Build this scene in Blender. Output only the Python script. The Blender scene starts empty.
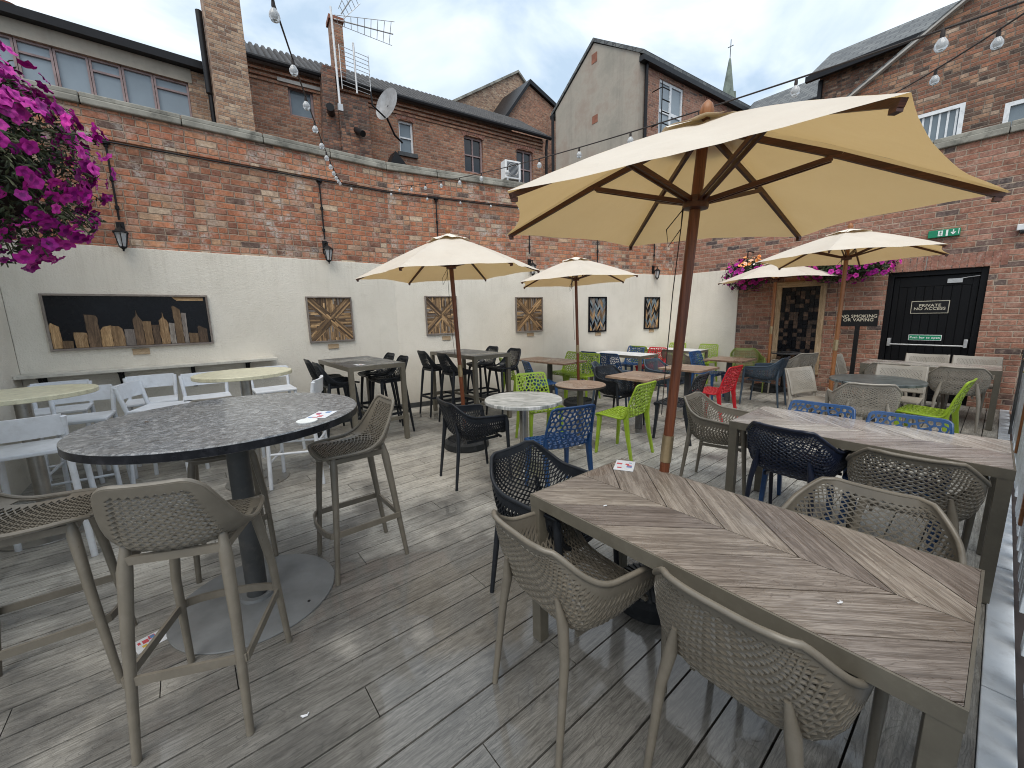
import bpy, bmesh, math, random
from math import sin, cos, pi, radians, hypot, floor, sqrt, atan2
from mathutils import Vector, Matrix, noise
random.seed(7)
sc = bpy.context.scene
COL = sc.collection
V = Vector

# ------------------------------------------------------------------ materials
class NT:
    """small helper around a node tree"""
    def __init__(s, name):
        s.m = bpy.data.materials.new(name); s.m.use_nodes = True
        s.t = s.m.node_tree; s.n = s.t.nodes; s.l = s.t.links
        s.b = s.n['Principled BSDF']; s.out = s.n['Material Output']
    def node(s, typ, **kw):
        n = s.n.new(typ)
        for k, v in kw.items(): setattr(n, k, v)
        return n
    def set(s, sock, v):
        if hasattr(v, 'is_output') or hasattr(v, 'links'): s.l.new(v, sock)
        else: sock.default_value = v
    def math(s, op, a, b=0.0, c=None, clamp=False):
        n = s.node('ShaderNodeMath', operation=op); n.use_clamp = clamp
        s.set(n.inputs[0], a); s.set(n.inputs[1], b)
        if c is not None: s.set(n.inputs[2], c)
        return n.outputs[0]
    def mix(s, f, a, b, mode='MIX'):
        n = s.node('ShaderNodeMix', data_type='RGBA', blend_type=mode)
        s.set(n.inputs[0], f); s.set(n.inputs[6], a if not isinstance(a, tuple) else (*a[:3], 1)); s.set(n.inputs[7], b if not isinstance(b, tuple) else (*b[:3], 1))
        return n.outputs[2]
    def noise(s, vec, scale=5, detail=4, rough=.55, dist=0, w=None):
        n = s.node('ShaderNodeTexNoise'); n.inputs['Scale'].default_value = scale
        n.inputs['Detail'].default_value = detail; n.inputs['Roughness'].default_value = rough; n.inputs['Distortion'].default_value = dist
        if vec is not None: s.l.new(vec, n.inputs['Vector'])
        return n.outputs[0]
    def ramp(s, f, stops, interp='LINEAR'):
        n = s.node('ShaderNodeValToRGB'); r = n.color_ramp; r.interpolation = interp
        while len(r.elements) < len(stops): r.elements.new(.5)
        for e, (p, c) in zip(r.elements, stops):
            e.position = p; e.color = (*c, 1) if isinstance(c, tuple) else (c, c, c, 1)
        s.l.new(f, n.inputs[0]); return n.outputs[0]
    def comb(s, x, y, z=0.0):
        n = s.node('ShaderNodeCombineXYZ')
        s.set(n.inputs[0], x); s.set(n.inputs[1], y); s.set(n.inputs[2], z); return n.outputs[0]
    def sep(s, v):
        n = s.node('ShaderNodeSeparateXYZ'); s.l.new(v, n.inputs[0]); return n.outputs
    def obj(s): return s.node('ShaderNodeTexCoord').outputs['Object']
    def uv(s): return s.node('ShaderNodeTexCoord').outputs['UV']
    def pos(s): return s.node('ShaderNodeNewGeometry').outputs['Position']
    def attr(s, name):
        n = s.node('ShaderNodeAttribute'); n.attribute_name = name; return n.outputs['Fac']
    def bump(s, h, strength=.3, dist=.01, prev=None):
        n = s.node('ShaderNodeBump'); n.inputs['Strength'].default_value = strength; n.inputs['Distance'].default_value = dist
        s.l.new(h, n.inputs['Height'])
        if prev is not None: s.l.new(prev, n.inputs['Normal'])
        return n.outputs[0]
    def done(s, color=None, rough=None, metal=None, normal=None, **kw):
        b = s.b
        if color is not None: s.set(b.inputs['Base Color'], color if not isinstance(color, tuple) else (*color[:3], 1))
        if rough is not None: s.set(b.inputs['Roughness'], rough)
        if metal is not None: s.set(b.inputs['Metallic'], metal)
        if normal is not None: s.l.new(normal, b.inputs['Normal'])
        for k, v in kw.items(): s.set(b.inputs[k], v)
        return s.m

def plain(name, c, rough=.5, var=.25, scale=6, metal=0, bump=.05, dirt=None, bscale=60):
    t = NT(name); p = t.pos()
    n = t.noise(p, scale, 5, .6)
    c2 = tuple(x * (1 - var) for x in c); c1 = tuple(min(1, x * (1 + var * .6)) for x in c)
    col = t.ramp(n, [(.3, c2), (.7, c1)])
    if dirt:
        d = t.ramp(t.noise(p, scale * 2.3, 8, .7), [(.5, 0.0), (.68, 1.0)])
        col = t.mix(t.math('MULTIPLY', d, dirt[1]), col, dirt[0])
    r = t.math('ADD', t.math('MULTIPLY', t.noise(p, scale * 3, 4), .25), rough - .12)
    nb = t.bump(t.noise(p, bscale, 3), bump, .004)
    return t.done(col, r, metal, nb, **({'Specular IOR Level': .22} if max(c) < .03 else {}))

def brick(name, stops, mortar=(.36, .33, .29), L=.24, Hh=.09, mw=.011, white=.0, dirt=.25, seed=0.0, header=False, bumpk=.6):
    t = NT(name); uv = t.uv(); x, y, _ = t.sep(uv)
    nj = t.noise(uv, 13, 4, .65)
    nj2 = t.noise(t.comb(t.math('ADD', x, 31.7), y), 13, 4, .65)
    xj = t.math('ADD', x, t.math('MULTIPLY', t.math('SUBTRACT', nj, .5), .022))
    yj = t.math('ADD', y, t.math('MULTIPLY', t.math('SUBTRACT', nj2, .5), .018))
    row = t.math('DIVIDE', yj, Hh); ri = t.math('FLOOR', row); rf = t.math('SUBTRACT', row, ri)
    wn0 = t.node('ShaderNodeTexWhiteNoise', noise_dimensions='1D'); t.l.new(t.math('ADD', ri, seed), wn0.inputs['W'])
    par = t.math('MULTIPLY', t.math('MODULO', ri, 2.0), .5)
    off = t.math('ADD', par, t.math('MULTIPLY', wn0.outputs[0], .18))
    col = t.math('ADD', t.math('DIVIDE', xj, L), off); ci = t.math('FLOOR', col); cf = t.math('SUBTRACT', col, ci)
    # some bricks are split into two headers
    wn1 = t.node('ShaderNodeTexWhiteNoise', noise_dimensions='3D'); t.l.new(t.comb(ci, ri, 4.7 + seed), wn1.inputs['Vector'])
    sp = t.math('LESS_THAN', wn1.outputs[0], .42 if header else .1)
    cf2 = t.math('MULTIPLY', cf, 2.0); half = t.math('FLOOR', cf2); cfh = t.math('SUBTRACT', cf2, half)
    ident = t.math('ADD', ci, t.math('MULTIPLY', t.math('MULTIPLY', half, sp), .5))
    # distances to the joints in metres
    dx = t.math('MULTIPLY', t.math('MINIMUM', cf, t.math('SUBTRACT', 1.0, cf)), L)
    dxh = t.math('MULTIPLY', t.math('MINIMUM', cfh, t.math('SUBTRACT', 1.0, cfh)), L / 2)
    dxx = t.math('ADD', t.math('MULTIPLY', dx, t.math('SUBTRACT', 1.0, sp)), t.math('MULTIPLY', dxh, sp))
    dy = t.math('MULTIPLY', t.math('MINIMUM', rf, t.math('SUBTRACT', 1.0, rf)), Hh)
    d = t.math('MINIMUM', dxx, dy)
    mask = t.math('SMOOTH_MIN', t.math('MULTIPLY', t.math('SUBTRACT', d, mw * .32), 1 / (mw * .55)), 1.0, .1, clamp=True)
    wn = t.node('ShaderNodeTexWhiteNoise', noise_dimensions='3D'); t.l.new(t.comb(ident, ri, seed), wn.inputs['Vector'])
    bc = t.ramp(wn.outputs[0], stops, 'LINEAR')
    fine = t.noise(uv, 34, 7, .7); mid = t.noise(uv, 5, 5, .6); big = t.noise(uv, .7, 4, .6)
    bc = t.mix(.8, bc, t.ramp(fine, [(.25, .2), (.5, .52), (.78, .9)]), 'OVERLAY')
    bc = t.mix(t.math('MULTIPLY', t.ramp(mid, [(.42, 0.0), (.62, 1.0)]), .35), bc, t.mix(.5, bc, (.30, .2, .14)))
    smear = t.math('MULTIPLY', t.ramp(t.noise(uv, 16, 6, .7), [(.52, 0.0), (.66, 1.0)]), .55)
    bc = t.mix(smear, bc, mortar)
    bc = t.mix(.7, bc, t.ramp(t.noise(uv, 9, 4, .6), [(.3, .3), (.7, .72)]), 'OVERLAY')
    if white > 0:
        w = t.math('MULTIPLY', t.ramp(mid, [(.48, 0.0), (.62, 1.0)]), t.ramp(t.noise(uv, 1.1, 3), [(.40, 0.0), (.60, 1.0)]))
        w2 = t.math('MULTIPLY', w, t.ramp(fine, [(.4, 0.0), (.55, 1.0)]))
        bc = t.mix(t.math('MULTIPLY', w2, white), bc, (.55, .52, .48))
    bc = t.mix(t.math('MULTIPLY', t.ramp(big, [(.35, 1.0), (.6, 0.0)]), dirt), bc, (.06, .045, .038), 'MIX')
    mc = t.mix(t.ramp(mid, [(.3, 0.0), (.7, 1.0)]), tuple(q * .6 for q in mortar), mortar)
    colr = t.mix(mask, mc, bc)
    h = t.math('ADD', t.math('MULTIPLY', mask, 1.0), t.math('ADD', t.math('MULTIPLY', fine, .45), t.math('MULTIPLY', wn.outputs[0], .35)))
    nb = t.bump(h, bumpk, .012)
    return t.done(colr, .88, 0, nb)

def wood(name, c1, c2, rough=.6, gs=(2.5, 38), bump=.25, var=.5, wet=0.0, axis=None, ringk=.45):
    """UV in metres, u along the grain; 'tint' is a per-face value 0..1"""
    t = NT(name); uv = t.uv(); x, y, _ = t.sep(uv); ti = t.attr('tint')
    if axis:
        ox, oy, oz = t.sep(t.obj()); x = oz; y = t.math('ADD', ox, t.math('MULTIPLY', oy, .73))
    vec = t.comb(t.math('ADD', t.math('MULTIPLY', x, gs[0]), t.math('MULTIPLY', ti, 53.0)), t.math('MULTIPLY', y, gs[1]), t.math('MULTIPLY', ti, 17.0))
    g = t.noise(vec, 1.0, 6, .62, .9)
    vec2 = t.comb(t.math('ADD', t.math('MULTIPLY', x, gs[0] * 5), t.math('MULTIPLY', ti, 11.0)), t.math('MULTIPLY', y, gs[1] * 6))
    g2 = t.noise(vec2, 1.0, 3, .6, .4)
    f = t.math('ADD', t.math('MULTIPLY', g, .6), t.math('MULTIPLY', g2, .4))
    col = t.ramp(f, [(.3, tuple(q * .5 for q in c1)), (.46, c1), (.6, c2)])
    rn = t.noise(t.comb(t.math('ADD', t.math('MULTIPLY', x, gs[0] * .55), t.math('MULTIPLY', ti, 31.0)), t.math('MULTIPLY', y, gs[1] * .16), t.math('MULTIPLY', ti, 7.0)), 1.0, 2, .5, .35)
    rings = t.math('ABSOLUTE', t.math('SINE', t.math('MULTIPLY', rn, 95.0)))
    rl = t.ramp(rings, [(.0, 1.0), (.28, 0.0)])
    col = t.mix(t.math('MULTIPLY', rl, ringk), col, tuple(q * .42 for q in c1))
    f = t.math('SUBTRACT', f, t.math('MULTIPLY', rl, .25))
    k = t.math('ADD', 1 - var / 2, t.math('MULTIPLY', ti, var))
    col = t.mix(1.0, col, t.comb(k, t.math('MULTIPLY', k, t.math('ADD', .97, t.math('MULTIPLY', ti, .04))), k), 'MULTIPLY')
    p = t.pos(); blot = t.noise(p, 3.2, 6, .6)
    col = t.mix(t.math('MULTIPLY', t.ramp(blot, [(.5, 0.0), (.7, 1.0)]), .35), col, tuple(q * .55 for q in c1))
    r = t.math('ADD', rough - .15, t.math('MULTIPLY', t.noise(p, 6, 4), .3))
    if wet:
        wn = t.ramp(t.noise(p, 2.2, 5, .62), [(.52, 0.0), (.57, 1.0)])
        r = t.math('SUBTRACT', r, t.math('MULTIPLY', wn, wet), clamp=True)
    nb = t.bump(f, bump, .004)
    return t.done(col, r, 0, nb)

M = {}
M['brick_left'] = brick('weathered_orange_brick', [(0, (.10, .07, .06)), (.05, (.20, .09, .06)), (.18, (.36, .13, .07)), (.36, (.47, .18, .09)), (.54, (.42, .155, .085)), (.70, (.50, .24, .13)), (.80, (.34, .13, .08)), (.89, (.50, .30, .18)), (.96, (.56, .44, .32)), (1, (.50, .30, .2))], mortar=(.44, .33, .25), L=.212, Hh=.0765, mw=.010, white=1.0, dirt=.3, header=True, bumpk=.9)
M['brick_back'] = brick('dark_red_brick', [(0, (.07, .055, .055)), (.08, (.13, .08, .07)), (.16, (.25, .115, .078)), (.5, (.32, .145, .095)), (.75, (.28, .125, .084)), (.92, (.38, .19, .135)), (1, (.22, .10, .08))], mortar=(.45, .35, .27), L=.245, Hh=.083, mw=.010, white=.15, dirt=.2, seed=3.0)
M['brick_far'] = brick('far_brown_brick', [(0, (.17, .08, .05)), (.3, (.31, .13, .075)), (.6, (.38, .165, .095)), (.85, (.42, .23, .14)), (1, (.26, .12, .08))], mortar=(.36, .29, .23), L=.18, Hh=.060, mw=.009, dirt=.3, seed=7.0)
M['brick_pale'] = brick('pale_buff_brick', [(0, (.16, .09, .06)), (.3, (.32, .18, .11)), (.6, (.42, .27, .17)), (.85, (.48, .35, .24)), (1, (.27, .15, .1))], mortar=(.36, .30, .25), L=.18, Hh=.060, mw=.009, dirt=.25, seed=9.0)
M['brick_soot'] = brick('sooty_brick', [(0, (.05, .035, .03)), (.3, (.15, .065, .045)), (.6, (.24, .1, .06)), (.85, (.34, .17, .1)), (1, (.1, .06, .05))], mortar=(.17, .14, .12), L=.18, Hh=.062, mw=.010, dirt=.55, seed=13.0, header=True)
def render_mat():
    t = NT('cream_painted_render'); p = t.pos()
    a = t.noise(p, 1.3, 5, .6); b = t.noise(p, 70, 4, .7)
    _, _, z = t.sep(p)
    c = t.ramp(a, [(.3, (.71, .665, .575)), (.7, (.80, .755, .665))])
    st = t.noise(t.comb(t.math('MULTIPLY', t.sep(p)[1], 9.0), t.math('MULTIPLY', t.sep(p)[0], 9.0), t.math('MULTIPLY', z, .8)), 1, 5, .65)
    c = t.mix(t.math('MULTIPLY', t.ramp(st, [(.55, 0.0), (.8, 1.0)]), .2), c, (.46, .42, .34))
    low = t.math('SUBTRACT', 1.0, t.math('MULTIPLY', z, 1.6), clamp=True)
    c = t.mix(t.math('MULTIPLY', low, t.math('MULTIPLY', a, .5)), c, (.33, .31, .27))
    top = t.math('MULTIPLY', t.math('SUBTRACT', z, 1.75), 1.6, clamp=True)
    dr = t.noise(t.comb(t.math('MULTIPLY', t.sep(p)[1], 22.0), t.math('MULTIPLY', t.sep(p)[0], 22.0), t.math('MULTIPLY', z, 1.1)), 1, 5, .7)
    c = t.mix(t.math('MULTIPLY', t.math('MULTIPLY', t.ramp(dr, [(.5, 0.0), (.68, 1.0)]), top), .25), c, (.40, .35, .28))
    mot = t.noise(p, 4.5, 6, .7); c = t.mix(t.math('MULTIPLY', t.ramp(mot, [(.5, 0.0), (.7, 1.0)]), .16), c, (.5, .46, .38))
    return t.done(c, .85, 0, t.bump(b, .7, .012))
M['render'] = render_mat()
def gable_mat():
    t = NT('grey_cement_render'); p = t.pos(); x, y, z = t.sep(p)
    a = t.noise(p, .7, 8, .68); s_ = t.noise(t.comb(t.math('MULTIPLY', x, 2.2), t.math('MULTIPLY', y, 2.2), t.math('MULTIPLY', z, .15)), 1, 6, .65)
    c = t.ramp(a, [(.35, (.30, .275, .23)), (.5, (.37, .33, .275)), (.62, (.33, .27, .22))])
    c = t.mix(t.math('MULTIPLY', t.ramp(s_, [(.5, 0.0), (.75, 1.0)]), .45), c, (.15, .135, .12))
    return t.done(c, .9, 0, t.bump(t.noise(p, 9, 6), .3, .02))
M['gable'] = gable_mat()
M['stone'] = plain('weathered_coping_stone', (.30, .29, .25), .85, .45, 2.5, bump=.4, dirt=((.07, .07, .06), .8), bscale=30)
M['slate'] = None
def slate_mat(name, c1, c2, L, H_, seed):
    t = NT(name); uv = t.uv(); x, y, _ = t.sep(uv)
    ri = t.math('FLOOR', t.math('DIVIDE', y, H_)); rf = t.math('FRACT', t.math('DIVIDE', y, H_))
    cx = t.math('ADD', t.math('DIVIDE', x, L), t.math('MULTIPLY', t.math('MODULO', ri, 2.0), .5)); ci = t.math('FLOOR', cx); cf = t.math('FRACT', cx)
    wn = t.node('ShaderNodeTexWhiteNoise', noise_dimensions='3D'); t.l.new(t.comb(ci, ri, seed), wn.inputs['Vector'])
    c = t.ramp(wn.outputs[0], [(0, c1), (1, c2)])
    c = t.mix(.6, c, t.ramp(t.noise(uv, 3, 6, .65), [(.3, .3), (.7, .75)]), 'OVERLAY')
    e = t.math('MINIMUM', t.math('MINIMUM', cf, t.math('SUBTRACT', 1.0, cf)), t.math('MULTIPLY', t.math('MINIMUM', rf, t.math('SUBTRACT', 1.0, rf)), 1.0))
    c = t.mix(t.math('LESS_THAN', e, .06), c, (.02, .02, .022))
    return t.done(c, .55, 0, t.bump(t.math('ADD', t.math('SUBTRACT', 1.0, rf), t.math('MULTIPLY', wn.outputs[0], .3)), .5, .03))
M['slate'] = slate_mat('grey_slate', (.045, .05, .052), (.115, .12, .115), .28, .22, 1.0)
M['tile'] = plain('dark_pantile', (.045, .042, .042), .7, .5, 3, bump=.3, dirt=((.14, .13, .11), .35))
M['black_metal'] = plain('black_painted_metal', (.012, .012, .013), .45, .3, 8)
M['gutter'] = plain('black_gutter', (.014, .014, .016), .4, .3, 4)
M['dark_pole'] = plain('grey_steel_post', (.055, .058, .06), .5, .3, 7, bump=.08, dirt=((.12, .11, .1), .4))
M['plate'] = plain('grey_steel_plate', (.19, .20, .205), .42, .3, 4, bump=.1, dirt=((.19, .19, .19), .5))
M['chrome'] = plain('brushed_steel', (.42, .41, .39), .32, .2, 12, metal=.9)
M['alu'] = plain('aluminium', (.5, .5, .5), .4, .2, 12, metal=.6)
M['white_plastic'] = plain('white_plastic', (.72, .73, .74), .45, .08, 8)
M['white_chair'] = plain('white_resin', (.70, .73, .77), .45, .12, 7, bump=.06, dirt=((.42, .42, .42), .3))
M['taupe'] = plain('taupe_resin', (.165, .146, .116), .33, .16, 10, bump=.06, dirt=((.24, .22, .19), .22))
M['taupe_light'] = plain('light_taupe_resin', (.30, .275, .235), .33, .14, 10, bump=.06, dirt=((.40, .38, .34), .25))
M['anthracite'] = plain('anthracite_resin', (.018, .021, .026), .33, .25, 10, bump=.06, dirt=((.06, .06, .06), .2))
M['navy'] = plain('navy_resin', (.010, .015, .034), .33, .25, 10, bump=.06, dirt=((.05, .05, .07), .2))
M['bluegrey'] = plain('blue_grey_resin', (.05, .075, .105), .33, .2, 10, bump=.06, dirt=((.1, .12, .14), .25))
M['green'] = plain('lime_green_resin', (.27, .40, .025), .33, .15, 9, bump=.06, dirt=((.3, .34, .12), .3))
M['olive'] = plain('olive_green_resin', (.15, .19, .045), .45, .15, 9, bump=.06)
M['blue'] = plain('blue_resin', (.014, .060, .175), .33, .18, 9, bump=.06, dirt=((.08, .14, .24), .25))
M['red'] = plain('red_resin', (.46, .012, .022), .33, .15, 9, bump=.06, dirt=((.3, .08, .07), .25))
M['frame'] = plain('taupe_powder_coat', (.135, .122, .095), .36, .14, 9, bump=.05, dirt=((.22, .2, .16), .25))
M['pole_wood'] = wood('varnished_red_wood', (.115, .032, .012), (.20, .062, .022), .4, (2, 60), .12, .2, axis='z')
M['rib_wood'] = wood('dark_varnished_wood', (.060, .017, .009), (.11, .034, .016), .42, (2, 60), .12, .2)
M['pole_pale'] = wood('orange_varnished_wood', (.26, .10, .03), (.36, .15, .055), .42, (2, 60), .12, .2, axis='z')
M['brass'] = plain('worn_brass', (.42, .33, .2), .35, .3, 12, metal=.8)
M['base'] = plain('black_weighted_base', (.02, .022, .024), .5, .3, 6, bump=.2, dirt=((.09, .09, .09), .35))
M['deck'] = None
def deck_mat():
    t = NT('weathered_composite_deck'); uv = t.uv(); x, y, _ = t.sep(uv); ti = t.attr('tint'); p = t.pos()
    vec = t.comb(t.math('ADD', t.math('MULTIPLY', x, 2.2), t.math('MULTIPLY', ti, 53.0)), t.math('MULTIPLY', y, 26.0), t.math('MULTIPLY', ti, 17.0))
    g = t.noise(vec, 1.0, 7, .65, 2.2)
    g2 = t.noise(t.comb(t.math('MULTIPLY', x, 16.0), t.math('MULTIPLY', y, 210.0), ti), 1.0, 3, .6, .3)
    f = t.math('ADD', t.math('MULTIPLY', g, .6), t.math('MULTIPLY', g2, .4))
    c = t.ramp(f, [(.35, (.17, .157, .133)), (.46, (.34, .322, .283)), (.57, (.49, .468, .42))])
    rn = t.noise(t.comb(t.math('ADD', t.math('MULTIPLY', x, 1.5), t.math('MULTIPLY', ti, 31.0)), t.math('MULTIPLY', y, 7.0), t.math('MULTIPLY', ti, 7.0)), 1.0, 2, .5, .3)
    rl = t.ramp(t.math('ABSOLUTE', t.math('SINE', t.math('MULTIPLY', rn, 110.0))), [(0.0, 1.0), (.3, 0.0)])
    c = t.mix(t.math('MULTIPLY', rl, .38), c, (.085, .08, .072))
    f = t.math('SUBTRACT', f, t.math('MULTIPLY', rl, .3))
    spk = t.noise(p, 150, 3, .7); c = t.mix(t.math('MULTIPLY', t.ramp(spk, [(.58, 0.0), (.7, 1.0)]), .5), c, (.07, .066, .06))
    fib = t.noise(t.comb(t.math('MULTIPLY', x, 30.0), t.math('MULTIPLY', y, 300.0), ti), 1.0, 4, .7); c = t.mix(.55, c, t.ramp(fib, [(.3, .28), (.7, .74)]), 'OVERLAY')
    k = t.math('ADD', .88, t.math('MULTIPLY', ti, .22))
    c = t.mix(1.0, c, t.comb(k, k, k), 'MULTIPLY')
    # dirt blotches and pale dried patches
    n1 = t.noise(p, 1.7, 8, .68); n2 = t.noise(p, .8, 5, .6); n3 = t.noise(p, 7, 7, .7)
    c = t.mix(t.math('MULTIPLY', t.ramp(n1, [(.50, 0.0), (.64, 1.0)]), .5), c, (.095, .088, .078))
    c = t.mix(t.math('MULTIPLY', t.ramp(n3, [(.55, 0.0), (.72, 1.0)]), .28), c, (.30, .29, .27))
    # rain-wet patches: darker and glossier
    X, Y, _z = t.sep(p)
    dd = t.math('SQRT', t.math('ADD', t.math('POWER', t.math('ADD', X, 1.0), 2.0), t.math('POWER', t.math('SUBTRACT', Y, .75), 2.0)))
    near = t.math('SUBTRACT', 1.0, t.math('MULTIPLY', dd, .42), clamp=True)
    wsum = t.math('ADD', t.noise(p, 1.5, 3, .5), t.math('MULTIPLY', near, .40))
    damp = t.ramp(t.math('ADD', wsum, t.math('MULTIPLY', n3, .12)), [(.56, 0.0), (.72, 1.0)])
    pud = t.ramp(t.math('ADD', wsum, t.math('MULTIPLY', t.noise(p, 9, 6, .7), .1)), [(.71, 0.0), (.73, 1.0)])
    c = t.mix(t.math('MULTIPLY', damp, .66), c, (.040, .041, .043))
    r = t.math('SUBTRACT', t.math('ADD', .5, t.math('MULTIPLY', n3, .25)), t.math('ADD', t.math('MULTIPLY', damp, .30), t.math('MULTIPLY', pud, .30)))
    r = t.math('MAXIMUM', r, .05)
    bs = t.math('SUBTRACT', .55, t.math('MULTIPLY', pud, .5))
    n = t.node('ShaderNodeBump'); n.inputs['Distance'].default_value = .004; t.l.new(bs, n.inputs['Strength']); t.l.new(f, n.inputs['Height'])
    return t.done(c, r, 0, n.outputs[0], **{'Specular IOR Level': .5})
M['deck'] = deck_mat()
M['table_wood'] = wood('weathered_oak_laminate', (.150, .122, .098), (.31, .27, .23), .30, (3.0, 62), .3, .5, wet=.24)
M['table_grey'] = wood('bleached_oak_laminate', (.28, .25, .22), (.52, .48, .44), .27, (3.0, 62), .2, .55, wet=.2)
M['table_brown'] = wood('brown_oak_laminate', (.21, .135, .09), (.33, .23, .165), .4, (3, 34), .2, .25, wet=.2)
M['table_dark'] = wood('black_stained_laminate', (.035, .038, .042), (.09, .092, .1), .32, (3, 34), .2, .4, wet=.2)
M['art_wood'] = wood('reclaimed_pallet_wood', (.26, .155, .07), (.48, .32, .17), .65, (4, 40), .3, 1.3)
M['art_grey'] = wood('silvered_wood', (.20, .17, .145), (.33, .29, .25), .7, (4, 40), .3, .4)
M['frame_wood'] = wood('raw_pine', (.33, .23, .13), (.52, .39, .25), .65, (3, 30), .3, .3)
M['dark_board'] = plain('black_backing_board', (.006, .007, .010), .28, .3, 4)
M['door'] = plain('black_gloss_door_paint', (.003, .0033, .0045), .5, .3, 3, bump=.05)
M['glass'] = plain('dull_window_glass', (.16, .20, .23), .14, .3, 1.2, bump=.02)
M['glass_pale'] = plain('reflective_window_glass', (.26, .31, .35), .12, .2, .8, bump=.02)
M['glass_dark'] = plain('dark_window_glass', (.02, .024, .03), .1, .3, 1.5, bump=.02)
M['pink_frame'] = plain('faded_pink_paint', (.32, .235, .23), .7, .3, 8)
M['white_paint'] = plain('white_gloss_paint', (.76, .78, .80), .4, .08, 6, bump=.1, dirt=((.2, .2, .2), .35))
M['kerb_paint'] = plain('chipped_white_floor_paint', (.62, .66, .70), .5, .15, 5, bump=.08, dirt=((.3, .3, .3), .4))
M['shelf_paint'] = plain('worn_cream_paint', (.60, .575, .50), .6, .2, 5, bump=.15, dirt=((.34, .31, .26), .6))
M['granite_edge'] = plain('black_laminate_edge', (.012, .013, .016), .3, .3, 9, bump=.05, dirt=((.06, .06, .07), .4))
M['cream'] = plain('cream_terrazzo', (.66, .63, .45), .35, .15, 14, bump=.05, dirt=((.30, .27, .2), .5))
def granite():
    t = NT('grey_flecked_granite_laminate'); p = t.pos()
    a = t.noise(p, 28, 8, .8, .8); b = t.noise(p, 3, 5, .6)
    c = t.ramp(a, [(.36, (.032, .038, .046)), (.5, (.15, .16, .175)), (.62, (.38, .385, .39))])
    c = t.mix(t.math('MULTIPLY', t.ramp(b, [(.42, 0.0), (.6, 1.0)]), .35), c, (.16, .155, .14))
    r = t.math('ADD', .12, t.math('MULTIPLY', t.ramp(b, [(.35, 0.0), (.65, 1.0)]), .2))
    return t.done(c, r, 0, t.bump(a, .12, .003))
M['granite'] = granite()
def marble(name='streaky_grey_white_laminate', hi=(.62, .62, .6), lo=(.13, .15, .14)):
    t = NT(name); p = t.pos(); x, y, z = t.sep(p)
    a = t.noise(t.comb(t.math('MULTIPLY', t.math('ADD', x, y), 4.0), t.math('MULTIPLY', t.math('SUBTRACT', x, y), 26.0), 0.0), 1, 6, .65, 1.2)
    c = t.ramp(a, [(.33, lo), (.5, tuple((q + w) / 2 for q, w in zip(hi, lo))), (.6, hi)])
    return t.done(c, .28, 0, t.bump(a, .1, .003))
M['marble'] = marble()
M['glass_top'] = marble('dark_glossy_marbled_top', (.15, .17, .17), (.02, .03, .032))
def fabric(nm='cream_parasol_canvas', fac=.33):
    t = NT(nm); p = t.obj()
    w = t.noise(p, 260, 2, .5); a = t.noise(p, 3.2, 5, .6)
    c = t.ramp(a, [(.3, (.76, .69, .60)), (.7, (.83, .77, .68))])
    d = t.n.new('ShaderNodeBsdfDiffuse'); tr = t.n.new('ShaderNodeBsdfTranslucent'); m = t.n.new('ShaderNodeMixShader')
    nb = t.bump(w, .25, .002, t.bump(t.noise(p, 5, 4, .6), .5, .02))
    t.l.new(c, d.inputs[0]); t.l.new(nb, d.inputs['Normal'])
    tr.inputs[0].default_value = (.76, .50, .19, 1)
    m.inputs[0].default_value = fac
    t.l.new(d.outputs[0], m.inputs[1]); t.l.new(tr.outputs[0], m.inputs[2]); t.l.new(m.outputs[0], t.out.inputs[0])
    return t.m
M['canvas'] = fabric()
M['canvas_cap'] = fabric('cream_canvas_cap', .08)
M['concrete'] = plain('dark_ground', (.10, .10, .095), .9, .3, 2)
M['petal'] = None
def petal_mat(name, c1, c2, c3):
    t = NT(name); ti = t.attr('tint')
    c = t.ramp(ti, [(0, c1), (.5, c2), (1, c3)])
    return t.done(c, .6, 0, None, **{'Subsurface Weight': 0.0})
M['petal'] = petal_mat('magenta_petals', (.22, .004, .17), (.48, .006, .30), (.76, .06, .43))
M['petal_orange'] = petal_mat('orange_white_petals', (.75, .22, .03), (.8, .35, .12), (.75, .72, .72))
M['leaf'] = petal_mat('basket_foliage', (.012, .022, .008), (.035, .055, .016), (.085, .10, .04))
M['cocoa'] = plain('dark_basket_liner', (.03, .022, .014), .95, .4, 20)
M['terracotta'] = plain('terracotta_pot', (.26, .10, .06), .8, .3, 4)
M['lead'] = plain('pale_lead_flashing', (.42, .40, .37), .7, .2, 4)
M['spire'] = plain('green_grey_spire_stone', (.16, .19, .16), .85, .4, 1)
M['bulb'] = None
def bulb_mat():
    t = NT('clear_glass_bulb')
    t.b.inputs['Transmission Weight'].default_value = .55
    return t.done((.85, .88, .9), .08, 0)
M['bulb'] = bulb_mat()
M['exit_green'] = plain('exit_sign_green', (.0, .21, .10), .4, .05, 4)
M['sign_white'] = plain('sign_white', (.8, .82, .8), .5, .05, 4)
M['sign_black'] = plain('sign_black', (.012, .012, .013), .4, .1, 4)
M['sign_gold'] = plain('sign_pale_gold', (.50, .46, .36), .5, .05, 4)
M['paper'] = plain('printed_paper', (.75, .77, .8), .5, .1, 20)
M['ink_red'] = plain('red_print', (.6, .08, .1), .5, .1, 20)
M['ink_blue'] = plain('blue_print', (.12, .25, .5), .5, .1, 20)
M['ink_yellow'] = plain('yellow_print', (.7, .5, .08), .5, .1, 20)
M['cord'] = plain('dark_cord', (.03, .022, .02), .7, .2, 10)

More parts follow.
